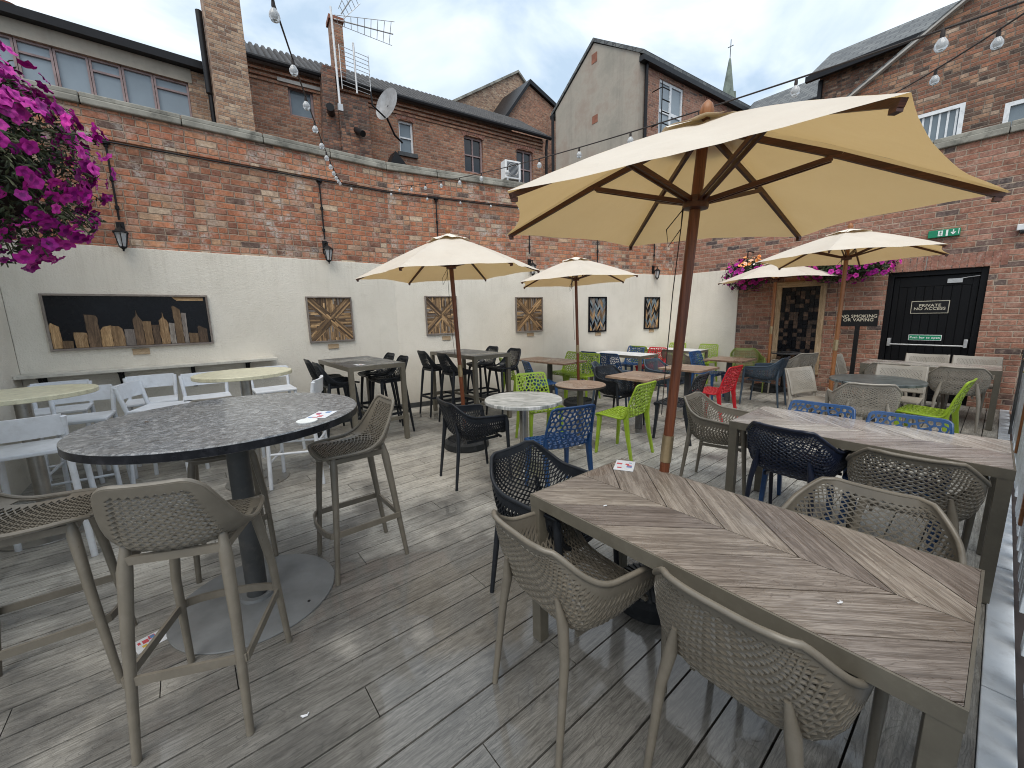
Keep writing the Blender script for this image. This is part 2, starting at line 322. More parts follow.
# ------------------------------------------------------------------ mesh builder
class MB:
    def __init__(s): s.v = []; s.f = []; s.mi = []; s.uvs = {}; s.tint = []; s.mats = []
    def _m(s, mat):
        if mat is None: mat = s.mats[0] if s.mats else M['black_metal']
        if isinstance(mat, str): mat = M[mat]
        if mat not in s.mats: s.mats.append(mat)
        return s.mats.index(mat)
    def face(s, idx, mat=None, tint=.5, uv=None):
        s.f.append(tuple(idx)); s.mi.append(s._m(mat)); s.tint.append(tint)
        if uv: s.uvs[len(s.f) - 1] = uv
    def add(s, vs):
        b = len(s.v); s.v += [tuple(p) for p in vs]; return b
    def quadstrip(s, rings, closed=True, caps=True, mat=None, tint=.5):
        """rings: list of lists of points; connects them"""
        n = len(rings[0]); b = [s.add(r) for r in rings]
        for a, c in zip(b[:-1], b[1:]):
            for i in range(n if closed else n - 1):
                j = (i + 1) % n
                s.face((a + i, a + j, c + j, c + i), mat, tint)
        if caps:
            s.face([b[0] + i for i in range(n)][::-1], mat, tint); s.face([b[-1] + i for i in range(n)], mat, tint)
    def box(s, x0, x1, y0, y1, z0, z1, mat=None, T=None, tint=.5):
        P = [(x0, y0, z0), (x1, y0, z0), (x1, y1, z0), (x0, y1, z0), (x0, y0, z1), (x1, y0, z1), (x1, y1, z1), (x0, y1, z1)]
        if T is not None: P = [T @ V(p) for p in P]
        b = s.add(P)
        for q in ((0, 3, 2, 1), (4, 5, 6, 7), (0, 1, 5, 4), (1, 2, 6, 5), (2, 3, 7, 6), (3, 0, 4, 7)): s.face([b + i for i in q], mat, tint)
    def beam(s, p0, p1, w, h, mat=None, up=(0, 0, 1), w2=None, h2=None, tint=.5):
        p0 = V(p0); p1 = V(p1); d = (p1 - p0).normalized(); u = V(up)
        if abs(d.dot(u)) > .98: u = V((0, 1, 0))
        a = d.cross(u).normalized(); c = a.cross(d).normalized(); w2 = w if w2 is None else w2; h2 = h if h2 is None else h2
        r = lambda p, w_, h_: [p + a * w_ / 2 + c * h_ / 2, p - a * w_ / 2 + c * h_ / 2, p - a * w_ / 2 - c * h_ / 2, p + a * w_ / 2 - c * h_ / 2]
        s.quadstrip([r(p0, w, h), r(p1, w2, h2)], mat=mat, tint=tint)
    def tube(s, pts, rad, n=8, mat=None, closed=False, flat=1.0, tint=.5, caps=True):
        pts = [V(p) for p in pts]; k = len(pts)
        if not hasattr(rad, '__len__'): rad = [rad] * k
        rings = []; prev = None
        for i, p in enumerate(pts):
            if closed: d = pts[(i + 1) % k] - pts[i - 1]
            else: d = pts[min(i + 1, k - 1)] - pts[max(i - 1, 0)]
            if d.length < 1e-9: d = V((0, 0, 1))
            d.normalize()
            if prev is None:
                u = V((0, 0, 1)) if abs(d.z) < .9 else V((0, 1, 0))
                a = d.cross(u).normalized()
            else:
                a = (prev - d * prev.dot(d))
                a = a.normalized() if a.length > 1e-6 else d.orthogonal().normalized()
            prev = a; c = d.cross(a)
            rings.append([p + (a * cos(2 * pi * j / n) + c * sin(2 * pi * j / n) * flat) * rad[i] for j in range(n)])
        if closed:
            rings.append(rings[0]); s.quadstrip(rings, caps=False, mat=mat, tint=tint)
        else: s.quadstrip(rings, mat=mat, tint=tint, caps=caps)
    def lathe(s, prof, n=32, c=(0, 0, 0), mat=None, T=None, tint=.5):
        rings = []
        for r, z in prof:
            R = [V((c[0] + r * cos(2 * pi * j / n), c[1] + r * sin(2 * pi * j / n), c[2] + z)) for j in range(n)]
            if T is not None: R = [T @ p for p in R]
            rings.append(R)
        s.quadstrip(rings, mat=mat, tint=tint)
    def prism(s, poly, d0, d1, F, mat=None, tint=.5, uvf=None):
        """poly: 2-D points; F(x,y,d)->3-D; extrude between d0 and d1"""
        n = len(poly); a = s.add([F(x, y, d0) for x, y in poly]); b = s.add([F(x, y, d1) for x, y in poly])
        uv = [uvf(x, y) for x, y in poly] if uvf else None
        s.face([b + i for i in range(n)], mat, tint, uv)
        s.face([a + i for i in range(n)][::-1], mat, tint, uv[::-1] if uv else None)
        for i in range(n):
            j = (i + 1) % n
            s.face((a + i, a + j, b + j, b + i), mat, tint, (uv[i], uv[j], uv[j], uv[i]) if uv else None)
    def build(s, name, parent=None, smooth=False, bevel=0, loc=None, fix=True, angle=40):
        me = bpy.data.meshes.new(name); me.from_pydata(s.v, [], s.f)
        for m in s.mats: me.materials.append(m)
        me.polygons.foreach_set('material_index', s.mi)
        if fix:
            bm = bmesh.new(); bm.from_mesh(me); bmesh.ops.recalc_face_normals(bm, faces=bm.faces); bm.to_mesh(me); bm.free()
        at = me.attributes.new('tint', 'FLOAT', 'FACE'); at.data.foreach_set('value', s.tint)
        uvl = me.uv_layers.new(name='UVMap').data
        for p in me.polygons:
            given = s.uvs.get(p.index)
            nrm = p.normal
            if given:
                look = {}
                for vi, u in zip(s.f[p.index], given): look[vi] = u
                for li in p.loop_indices: uvl[li].uv = look[me.loops[li].vertex_index]
                continue
            if abs(nrm.z) > .75:
                for li in p.loop_indices:
                    co = me.vertices[me.loops[li].vertex_index].co; uvl[li].uv = (co.x, co.y)
            else:
                h = hypot(nrm.x, nrm.y) or 1; tx, ty = -nrm.y / h, nrm.x / h
                if abs(tx) > abs(ty):
                    if tx < 0: tx, ty = -tx, -ty
                elif ty < 0: tx, ty = -tx, -ty
                sz = 1 / max(.3, h)
                for li in p.loop_indices:
                    co = me.vertices[me.loops[li].vertex_index].co; uvl[li].uv = (co.x * tx + co.y * ty, co.z * (sz if abs(nrm.z) > .15 else 1))
        if smooth:
            me.polygons.foreach_set('use_smooth', [True] * len(me.polygons)); me.set_sharp_from_angle(angle=radians(angle))
        o = bpy.data.objects.new(name, me); COL.objects.link(o)
        if parent is not None: o.parent = parent
        if loc: o.location = loc
        if bevel:
            b = o.modifiers.new('bevel', 'BEVEL'); b.width = bevel; b.segments = 2; b.limit_method = 'ANGLE'; b.angle_limit = radians(50)
        return o

def tag(o, label, cat, group=None, kind=None):
    o['label'] = label; o['category'] = cat
    if group: o['group'] = group
    if kind: o['kind'] = kind
    return o
def thing(name, label, cat, loc=(0, 0, 0), rz=0, group=None):
    o = bpy.data.objects.new(name, None); COL.objects.link(o); o.empty_display_size = .1
    o.location = loc; o.rotation_euler = (0, 0, rz); return tag(o, label, cat, group)
def structure(o): o['kind'] = 'structure'; return o
def dup(root, loc, rz, label, tilt=None):
    r = root.copy(); COL.objects.link(r); r.location = loc; r.rotation_euler = (0, 0, rz); r['label'] = label
    for ch in list(root.children):
        c = ch.copy(); COL.objects.link(c); c.parent = r
        for g in list(ch.children):
            d = g.copy(); COL.objects.link(d); d.parent = c
    return r
def AZ(a): return -radians(a)          # heading clockwise from +Y -> rotation about Z

def interp(K, t):
    """K: list of (t, (x,y,z)); smooth cubic through the knots"""
    n = len(K)
    if t <= K[0][0]: return V(K[0][1])
    if t >= K[-1][0]: return V(K[-1][1])
    for i in range(n - 1):
        if K[i][0] <= t <= K[i + 1][0]: break
    t0, t1 = K[i][0], K[i + 1][0]; p0, p1 = V(K[i][1]), V(K[i + 1][1]); h = t1 - t0
    def tan(j):
        if j == 0: return (V(K[1][1]) - V(K[0][1])) / (K[1][0] - K[0][0])
        if j == n - 1: return (V(K[-1][1]) - V(K[-2][1])) / (K[-1][0] - K[-2][0])
        return (V(K[j + 1][1]) - V(K[j - 1][1])) / (K[j + 1][0] - K[j - 1][0])
    m0, m1 = tan(i) * h, tan(i + 1) * h; s = (t - t0) / h
    return p0 * (2 * s**3 - 3 * s**2 + 1) + m0 * (s**3 - 2 * s**2 + s) + p1 * (-2 * s**3 + 3 * s**2) + m1 * (s**3 - s**2)

def solid_mesh(name, verts, faces, thick, parent, mat, rim=None, rimr=.008, extra=None, smooth=True, angle=35):
    bm = bmesh.new(); bv = [bm.verts.new(p) for p in verts]
    for f in faces:
        try: bm.faces.new([bv[i] for i in f])
        except ValueError: pass
    bmesh.ops.remove_doubles(bm, verts=bm.verts, dist=1e-5)
    loose = [v for v in bm.verts if not v.link_faces]
    bmesh.ops.delete(bm, geom=loose, context='VERTS')
    bmesh.ops.recalc_face_normals(bm, faces=bm.faces)
    bmesh.ops.solidify(bm, geom=list(bm.faces), thickness=thick)
    me0 = bpy.data.meshes.new('tmp'); bm.to_mesh(me0); bm.free()
    b = MB(); b._m(mat)
    b.add([v.co[:] for v in me0.vertices])
    for p in me0.polygons: b.face(list(p.vertices), mat)
    bpy.data.meshes.remove(me0)
    if rim: b.tube(rim, rimr, 8, mat, closed=True)
    if extra: extra(b)
    return b.build(name, parent, smooth=smooth, angle=angle)

def lattice(S, NU, NV, ub, v0, v1, k, slot=None, relief=0.0):
    verts = []; faces = []; idx = {}
    def nrm(u, v):
        e = .004; a = S(u + e, v) - S(u - e, v); b = S(u, min(1, v + e)) - S(u, max(0, v - e)); n = a.cross(b)
        return n.normalized() if n.length > 1e-12 else V((0, 0, 1))
    def vid(u, v, off=0.0):
        key = (round(u, 5), round(v, 5))
        if key not in idx: idx[key] = len(verts); verts.append(S(u, v) + (nrm(u, v) * off if off else V((0, 0, 0))))
        return idx[key]
    P = lambda i, j: (-ub + 2 * ub * i / NU, v0 + (v1 - v0) * j / NV)
    for i in range(NU + 1):
        for j in range(NV + 1):
            if (i + j) % 2 == 0: continue
            cs = [(i, j - 1), (i + 1, j), (i, j + 1), (i - 1, j)]
            cs = [c for c in cs if 0 <= c[0] <= NU and 0 <= c[1] <= NV]
            ids = [vid(*P(*c), (relief * (1 if c[1] % 2 else -1) if 1 < c[0] < NU - 1 and 1 < c[1] < NV - 1 else 0)) for c in cs]
            if len(cs) < 4: faces.append(ids); continue
            cu, cv = P(i, j); inner = []
            for c in cs:
                pu, pv = P(*c); inner.append(vid(cu + (pu - cu) * (k + .06), cv + (pv - cv) * (k - .06 if relief else k), relief * .6 * (1 if c[1] % 2 else -1)))
            for a in range(4):
                b = (a + 1) % 4
                faces.append((ids[a], ids[b], inner[b], inner[a]))
    us = [P(i, 0)[0] for i in range(0, NU + 1, 2)]; vs = [P(0, j)[1] for j in range(0, NV + 1, 2)]
    e = 1 - ub
    for sgn in (-1, 1):
        kn = [ub, ub + e * .28, ub + e * .72, 1.0]
        vv = [0.0] + vs + [1.0]
        for a, b in zip(vv[:-1], vv[1:]):
            for q, (c, d) in enumerate(zip(kn[:-1], kn[1:])):
                if slot and q == 1 and slot[0] <= (a + b) / 2 <= slot[1]: continue
                faces.append((vid(sgn * c, a), vid(sgn * d, a), vid(sgn * d, b), vid(sgn * c, b)))
    for a, b in zip(us[:-1], us[1:]):
        faces.append((vid(a, 0.0), vid(b, 0.0), vid(b, v0), vid(a, v0)))
        faces.append((vid(a, v1), vid(b, v1), vid(b, 1.0), vid(a, 1.0)))
    return verts, faces
def perimeter(S, n=26):
    out = [S(-1 + 2 * i / n, 0) for i in range(n)] + [S(1, i / n) for i in range(n)] + [S(1 - 2 * i / n, 1) for i in range(n)] + [S(-1, 1 - i / n) for i in range(n)]
    return out
def surf(C, R, px=1.6, pb=3.0, rc=.10):
    def S(u, v):
        v = v * (1 - rc * abs(u) ** 9)
        s = -1 if u < 0 else 1; a = abs(u)
        c = interp(C, v); r = interp(R, v)
        fx = 1 - (1 - a) ** px; fb = a ** pb
        return V((s * r.x * fx, c.y + (r.y - c.y) * fb, c.z + (r.z - c.z) * fb))
    return S
# ------------------------------------------------------------------ chairs
def leg_mesh(p0, p1, r0, r1, mat, n=10, flare=None):
    b = MB(); p0 = V(p0); p1 = V(p1)
    pts = [p0, p0.lerp(p1, .12), p0.lerp(p1, .5), p1]; rr = [r0 * (flare or 1), r0, (r0 + r1) / 2, r1]
    b.tube(pts, rr, n, mat); return b

ARM_C = [(0, (0, .235, .445)), (.06, (0, .215, .452)), (.25, (0, .10, .432)), (.45, (0, -.09, .42)), (.58, (0, -.195, .455)), (.70, (0, -.235, .56)), (.85, (0, -.275, .69)), (1, (0, -.305, .795))]
ARM_R = [(0, (.258, .225, .630)), (.12, (.267, .19, .645)), (.28, (.273, .09, .652)), (.45, (.273, -.03, .660)), (.58, (.268, -.125, .672)), (.72, (.246, -.205, .718)), (.86, (.188, -.268, .785)), (1, (.138, -.303, .818))]
def make_armchair(mat, label, group='woven look armchairs round the dining tables', k=.76):
    t = thing('armchair', label, 'armchair', group=group)
    S = surf(ARM_C, ARM_R, 1.7, 3.2)
    vs, fs = lattice(S, 32, 60, .945, .03, .955, k, relief=.0020)
    solid_mesh('woven_shell', vs, fs, .009, t, mat, perimeter(S), .0105, angle=60)
    for s in (-1, 1):
        b = MB(); b.tube([(s * .262, .214, .638), (s * .262, .222, .58), (s * .258, .232, .40), (s * .25, .258, .0)], [.013, .021, .017, .0125], 10, mat); b.build('leg', t, True)
        b = MB(); b.tube([(s * .150, -.242, .60), (s * .166, -.230, .50), (s * .186, -.240, .38), (s * .203, -.285, .0)], [.009, .021, .0175, .0125], 10, mat); b.build('leg', t, True)
    b = MB()
    b.beam((-.14, -.14, .405), (-.15, .18, .422), .016, .022, mat); b.beam((.14, -.14, .405), (.15, .18, .422), .016, .022, mat)
    b.beam((-.2, .19, .428), (.2, .19, .428), .016, .018, mat)
    b.build('seat_frame', t)
    return t

STO_C = [(0, (0, .225, .745)), (.07, (0, .205, .765)), (.25, (0, .08, .752)), (.45, (0, -.08, .745)), (.58, (0, -.165, .775)), (.70, (0, -.195, .85)), (.85, (0, -.222, .952)), (1, (0, -.245, 1.035))]
STO_R = [(0, (.168, .215, .765)), (.12, (.190, .17, .774)), (.28, (.210, .075, .776)), (.45, (.216, -.03, .785)), (.58, (.206, -.105, .825)), (.72, (.184, -.165, .905)), (.86, (.160, -.208, .98)), (1, (.136, -.242, 1.045))]
def make_stool(mat, label, group):
    t = thing('bar_stool', label, 'bar stool', group=group)
    S = surf(STO_C, STO_R, 1.15, 2.4)
    vs, fs = lattice(S, 20, 54, .75, .045, .945, .76, slot=(.25, .52), relief=.0024)
    solid_mesh('woven_shell', vs, fs, .010, t, mat, perimeter(S), .009)
    F = {}
    for s in (-1, 1):
        b = MB(); b.tube([(s * .145, .155, .762), (s * .155, .16, .70), (s * .188, .18, .45), (s * .205, .215, 0)], [.014, .021, .018, .014], 10, mat); b.build('leg', t, True)
        b = MB(); b.tube([(s * .148, -.135, .79), (s * .155, -.15, .70), (s * .168, -.18, .45), (s * .18, -.235, 0)], [.014, .023, .019, .014], 10, mat); b.build('leg', t, True)
    b = MB(); z = .30
    pf = [V((s * .195, .20, z)) for s in (-1, 1)]; pr = [V((s * .193, -.20, z)) for s in (-1, 1)]
    for s in (0, 1): b.beam(pf[s], pr[s], .012, .034, mat)
    b.beam(pr[0], pr[1], .012, .034, mat)
    cur = [V((.195 * cos(pi * q / 8) * -1, .20 + .05 * sin(pi * q / 8), z)) for q in range(9)]
    for a, c in zip(cur[:-1], cur[1:]): b.beam(a, c, .012, .034, mat)
    b.build('footrest', t)
    b = MB()
    for s in (-1, 1): b.beam((s * .153, .165, .733), (s * .155, -.15, .735), .022, .03, mat)
    b.beam((-.153, .17, .733), (.153, .17, .733), .018, .03, mat); b.beam((-.155, -.15, .735), (.155, -.15, .735), .018, .03, mat)
    b.build('seat_frame', t)
    return t

def clip(poly, nx, ny, d):
    """keep points with nx*x+ny*y<=d"""
    out = []
    for i in range(len(poly)):
        a, b = poly[i], poly[(i + 1) % len(poly)]
        fa, fb = nx * a[0] + ny * a[1] - d, nx * b[0] + ny * b[1] - d
        if fa <= 0: out.append(a)
        if (fa < 0 < fb) or (fb < 0 < fa):
            q = fa / (fa - fb); out.append((a[0] + (b[0] - a[0]) * q, a[1] + (b[1] - a[1]) * q))
    return out
WEB_C = [(0, (0, .20, .425)), (.05, (0, .215, .445)), (.12, (0, .19, .452)), (.3, (0, .05, .442)), (.47, (0, -.11, .435)), (.54, (0, -.165, .45)), (.60, (0, -.19, .50)), (.8, (0, -.235, .66)), (1, (0, -.285, .82))]
WEB_R = [(0, (.205, .195, .42)), (.05, (.215, .21, .443)), (.12, (.22, .19, .458)), (.3, (.225, .05, .455)), (.47, (.228, -.11, .45)), (.54, (.23, -.155, .468)), (.60, (.228, -.175, .51)), (.8, (.215, -.215, .66)), (1, (.195, -.275, .825))]
def make_webchair(mat, label, group, seed=3):
    t = thing('web_chair', label, 'chair', group=group)
    S = surf(WEB_C, WEB_R, 1.15, 2.0, .025); rnd = random.Random(seed)
    W, H_ = .44, .80; nx, ny = 10, 20; pts = []
    for j in range(ny):
        for i in range(nx):
            pts.append(((i + .5 + (j % 2) * .5 - .25 + rnd.uniform(-.33, .33)) * W / nx, (j + .5 + rnd.uniform(-.36, .36)) * H_ / ny))
    verts = []; faces = []
    m = .012
    def E(p): return S(max(-1, min(1, (p[0] / W) * 2 - 1)), max(0, min(1, p[1] / H_)))
    for a, p in enumerate(pts):
        poly = [(m, m), (W - m, m), (W - m, H_ - m), (m, H_ - m)]
        for b_, q in enumerate(pts):
            if b_ == a or hypot(p[0] - q[0], p[1] - q[1]) > .13: continue
            nx_, ny_ = q[0] - p[0], q[1] - p[1]; mx, my = (p[0] + q[0]) / 2, (p[1] + q[1]) / 2
            poly = clip(poly, nx_, ny_, nx_ * mx + ny_ * my)
            if len(poly) < 3: break
        if len(poly) < 3: continue
        cx = sum(q[0] for q in poly) / len(poly); cy = sum(q[1] for q in poly) / len(poly)
        rad = sum(hypot(q[0] - cx, q[1] - cy) for q in poly) / len(poly); kk = max(.35, 1 - .0062 / max(rad, .008))
        outer = []; inner = []
        for i in range(len(poly)):
            q = poly[i]; w = poly[(i + 1) % len(poly)]; mid = ((q[0] + w[0]) / 2, (q[1] + w[1]) / 2)
            outer += [q, mid]
            inner += [(cx + (q[0] - cx) * kk * .86, cy + (q[1] - cy) * kk * .86), (cx + (mid[0] - cx) * kk, cy + (mid[1] - cy) * kk)]
        n = len(outer); o = len(verts); verts += [E(q) for q in outer] + [E(q) for q in inner]
        for i in range(n):
            j = (i + 1) % n; faces.append((o + i, o + j, o + n + j, o + n + i))
    for (a, b_, c, d) in ((0, 0, W, 0), (0, H_, W, H_), (0, 0, 0, H_), (W, 0, W, H_)):
        n = 24
        for i in range(n):
            p = (a + (c - a) * i / n, b_ + (d - b_) * i / n); q = (a + (c - a) * (i + 1) / n, b_ + (d - b_) * (i + 1) / n)
            inn = lambda r: (min(max(r[0], m * 1.15), W - m * 1.15), min(max(r[1], m * 1.15), H_ - m * 1.15))
            o = len(verts); verts += [E(p), E(q), E(inn(q)), E(inn(p))]; faces.append((o, o + 1, o + 2, o + 3))
    solid_mesh('web_shell', verts, faces, .011, t, mat, perimeter(S), .0095)
    for s in (-1, 1):
        b = MB(); b.quadstrip([[V((s * x_, y_, z_)) for x_, y_ in ((x - w, y - w2), (x + w, y - w2), (x + w, y + w2), (x - w, y + w2))] for x, y, z_, w, w2 in ((.19, .175, .45, .022, .024), (.203, .185, .25, .017, .018), (.213, .205, 0, .014, .014))], mat=mat)
        b.build('leg', t, bevel=.005)
        b = MB(); b.quadstrip([[V((s * x_, y_, z_)) for x_, y_ in ((x - w, y - w2), (x + w, y - w2), (x + w, y + w2), (x - w, y + w2))] for x, y, z_, w, w2 in ((.214, -.185, .56, .010, .016), (.210, -.165, .45, .018, .026), (.213, -.195, .25, .016, .019), (.22, -.25, 0, .013, .014))], mat=mat)
        b.build('leg', t, bevel=.005)
    return t

SID_C = [(0, (0, .25, .44)), (.5, (0, -.2, .45)), (1, (0, -.27, .83))]
def make_sidechair(mat, label, group='light taupe chairs with perforated backs'):
    t = thing('perforated_chair', label, 'chair', group=group)
    C = [(0, (0, -.195, .52)), (.5, (0, -.235, .67)), (1, (0, -.285, .815))]; R = [(0, (.225, -.165, .52)), (.5, (.225, -.205, .67)), (1, (.225, -.26, .825))]
    S = surf(C, R, 1.1, 2.0, .04)
    vs, fs = lattice(S, 30, 26, .86, .08, .90, .42)
    solid_mesh('perforated_back', vs, fs, .010, t, mat, perimeter(S), .010)
    b = MB(); n = 12
    top = [V((x, y, .452 + .010 * (abs(x) / .22) ** 2 - .012 * (1 - (x / .24) ** 2))) for x, y in ((-.215, .22), (-.235, .18), (-.235, -.17), (-.215, -.2), (.215, -.2), (.235, -.17), (.235, .18), (.215, .22))]
    b.quadstrip([[p - V((0, 0, .022)) for p in top], top], mat=mat); b.build('seat', t, bevel=.005)
    for s in (-1, 1):
        b = MB(); b.tube([(s * .21, .19, .44), (s * .215, .20, .25), (s * .225, .22, 0)], [.021, .017, .013], 8, mat); b.build('leg', t, True)
        b = MB(); b.tube([(s * .225, -.275, .83), (s * .225, -.215, .62), (s * .22, -.185, .46), (s * .225, -.215, .2), (s * .235, -.27, 0)], [.012, .017, .023, .017, .013], 8, mat); b.build('leg', t, True)
    return t

def make_whitechair(label, group='white bar chairs at the cream round tables'):
    mat = 'white_chair'
    t = thing('bar_chair', label, 'bar chair', group=group)
    b = MB(); b.box(-.21, .21, -.19, .21, .735, .762, mat); b.build('seat', t, bevel=.008)
    b = MB(); rings = []
    for i in range(13):
        x = -.2 + .4 * i / 12; y = -.235 - .03 * (1 - (x / .2) ** 2)
        rings.append([V((x, y - .011, .865)), V((x, y + .011, .862)), V((x, y - .012 + .011, 1.0)), V((x, y - .034 + .011, 1.0))])
    b.quadstrip(rings, mat=mat); b.build('backrest', t, True, angle=30)
    for s in (-1, 1):
        b = MB(); b.tube([(s * .19, .18, .74), (s * .215, .205, 0)], [.018, .018], 12, mat); b.build('leg', t, True)
        b = MB(); b.tube([(s * .205, -.245, .985), (s * .19, -.2, .75), (s * .215, -.245, 0)], [.018, .018, .018], 12, mat); b.build('leg', t, True)
        b = MB(); b.tube([(s * .203, .195, .33), (s * .205, -.225, .33)], .011, 8, mat); b.build('stretcher', t, True)
    for y in (.195, -.225):
        b = MB(); b.tube([(-.203, y, .25 if y > 0 else .40), (.203, y, .25 if y > 0 else .40)], .011, 8, mat); b.build('stretcher', t, True)
    return t

# ------------------------------------------------------------------ tables
def plank_top(b, x0, x1, y0, y1, z0, z1, mat, pitch=.265, gap=.004, rnd=None, slope=1.0):
    """boards meeting in V's along the long centre line"""
    rnd = rnd or random.Random(5); F = lambda x, y, d: V((x, y, d)); yc = (y0 + y1) / 2; n = hypot(1, slope)
    for side in (-1, 1):
        dx, dy = -1 / n, side * slope / n                   # board direction away from the spine
        nx, ny = -dy, dx
        w = pitch * abs(slope) / n
        rect = [(x0, yc), (x1, yc), (x1, y1), (x0, y1)] if side > 0 else [(x0, y0), (x1, y0), (x1, yc), (x0, yc)]
        k = -8
        for k in range(-8, 22):
            sx = x0 + k * pitch; base = nx * sx + ny * yc; base2 = nx * (sx + pitch) + ny * yc
            lo, hi = min(base, base2) + gap / 2, max(base, base2) - gap / 2
            p = clip(clip(rect, nx, ny, hi), -nx, -ny, -lo)
            p = clip(p, 0, -side, -side * yc - gap / 2) if p else p
            if len(p) < 3: continue
            ti = rnd.random()
            ox, oy = rnd.uniform(0, 9), rnd.uniform(0, 9)
            b.prism(p, z0, z1, F, mat, ti, lambda x, y: (x * dx + y * dy + ox, x * nx + y * ny + oy))
def rect_table(label, cx, cy, rz, L, W, H_, top, frame='frame', group=None, leg=.055, planks=True, foot=False, seed=5, name='dining_table', pitch=.265):
    t = thing(name, label, 'table', (cx, cy, 0), rz, group)
    b = MB(); e = .008
    if planks:
        plank_top(b, -L / 2 + e, L / 2 - e, -W / 2 + e, W / 2 - e, H_ - .022, H_ + .001, top, pitch, rnd=random.Random(seed))
        b.box(-L / 2 + e + .003, L / 2 - e - .003, -W / 2 + e + .003, W / 2 - e - .003, H_ - .024, H_ - .004, 'cord')
    else: b.box(-L / 2 + e, L / 2 - e, -W / 2 + e, W / 2 - e, H_ - .022, H_ + .001, top)
    b.build('tabletop', t)
    b = MB(); w = .006
    for s in (-1, 1):
        b.box(-L / 2, L / 2, s * W / 2 - (0 if s < 0 else e - .001), s * W / 2 + (e - .001 if s < 0 else 0), H_ - .052, H_, frame)
        b.box(s * L / 2 - (0 if s < 0 else e - .001), s * L / 2 + (e - .001 if s < 0 else 0), -W / 2 + e, W / 2 - e, H_ - .052, H_ - .0005, frame)
    b.box(-L / 2 + e, L / 2 - e, -W / 2 + e, W / 2 - e, H_ - .028, H_ - .0245, frame)
    b.build('apron', t)
    for sx in (-1, 1):
        for sy in (-1, 1):
            b = MB(); x = sx * (L / 2 - leg / 2 - .0015); y = sy * (W / 2 - leg / 2 - .0015)
            b.box(x - leg / 2, x + leg / 2, y - leg / 2, y + leg / 2, .004, H_ - .0285, frame); b.box(x - leg / 2 + .004, x + leg / 2 - .004, y - leg / 2 + .004, y + leg / 2 - .004, 0, .004, 'black_metal')
            b.build('leg', t, bevel=.003)
    if foot:
        b = MB()
        for s in (-1, 1): b.box(s * (L / 2 - .042) - .014, s * (L / 2 - .042) + .014, -W / 2 + leg, W / 2 - leg, .27, .31, frame)
        b.box(-L / 2 + .06, L / 2 - .06, -.014, .014, .272, .308, frame); b.build('foot_rail', t)
    return t
def round_table(label, cx, cy, r, H_, top, thick=.03, pole='chrome', pr=.038, base='chrome', br=.22, edge=None, group=None, name='round_table', baseh=.008):
    t = thing(name, label, 'table', (cx, cy, 0), 0, group)
    b = MB(); b.lathe([(r - .004, H_ - thick), (r, H_ - thick + .004), (r, H_ - .005), (r - .005, H_)], 64, mat=top)
    if edge: b.lathe([(r - .03, H_ - thick - .0015), (r + .0015, H_ - thick + .003), (r + .0015, H_ - .006), (r - .02, H_ - .0055)], 64, mat=edge)
    b.build('tabletop', t, True, angle=30)
    b = MB(); b.lathe([(pr, baseh), (pr, H_ - thick - .01)], 24, mat=pole); b.lathe([(pr * 3, H_ - thick - .01), (pr * 3, H_ - thick)], 24, mat=pole); b.build('pedestal', t, True)
    b = MB(); b.lathe([(br, 0), (br + .002, .004), (br, baseh), (pr * 1.6, baseh + .004), (pr * 1.5, baseh + .02)], 56, mat=base)
    for k in range(3):
        a = .7 + k * 2.1; b.lathe([(.008, 0), (.008, .0025)], 8, (br * .82 * cos(a), br * .82 * sin(a), baseh + .001), 'black_metal')
    b.build('base_plate', t, True, angle=30)
    return t
def square_table(label, cx, cy, rz, L, W, top, group='pedestal tables with brown square tops', pole='dark_pole', base='chrome', seed=5, H_=.74):
    t = thing('pedestal_table', label, 'table', (cx, cy, 0), rz, group)
    b = MB(); n = 5; rnd = random.Random(seed)
    for i in range(n):
        y0 = -W / 2 + W * i / n; ox = rnd.uniform(0, 9)
        p = [(-L / 2, y0 + .0008), (L / 2, y0 + .0008), (L / 2, y0 + W / n - .0008), (-L / 2, y0 + W / n - .0008)]
        b.prism(p, H_ - .026, H_, lambda x, y, d: V((x, y, d)), top, rnd.random(), lambda x, y: (x + ox, y + ox))
    b.box(-L / 2 + .002, L / 2 - .002, -W / 2 + .002, W / 2 - .002, H_ - .028, H_ - .002, 'cord')
    b.build('tabletop', t)
    b = MB(); b.box(-.035, .035, -.035, .035, .008, H_ - .04, pole); b.box(-.16, .16, -.16, .16, H_ - .038, H_ - .028, pole); b.build('pedestal', t, bevel=.003)
    b = MB(); b.lathe([(.22, 0), (.222, .004), (.22, .010), (.06, .014)], 48, mat=base); b.build('base_plate', t, True, angle=30)
    return t

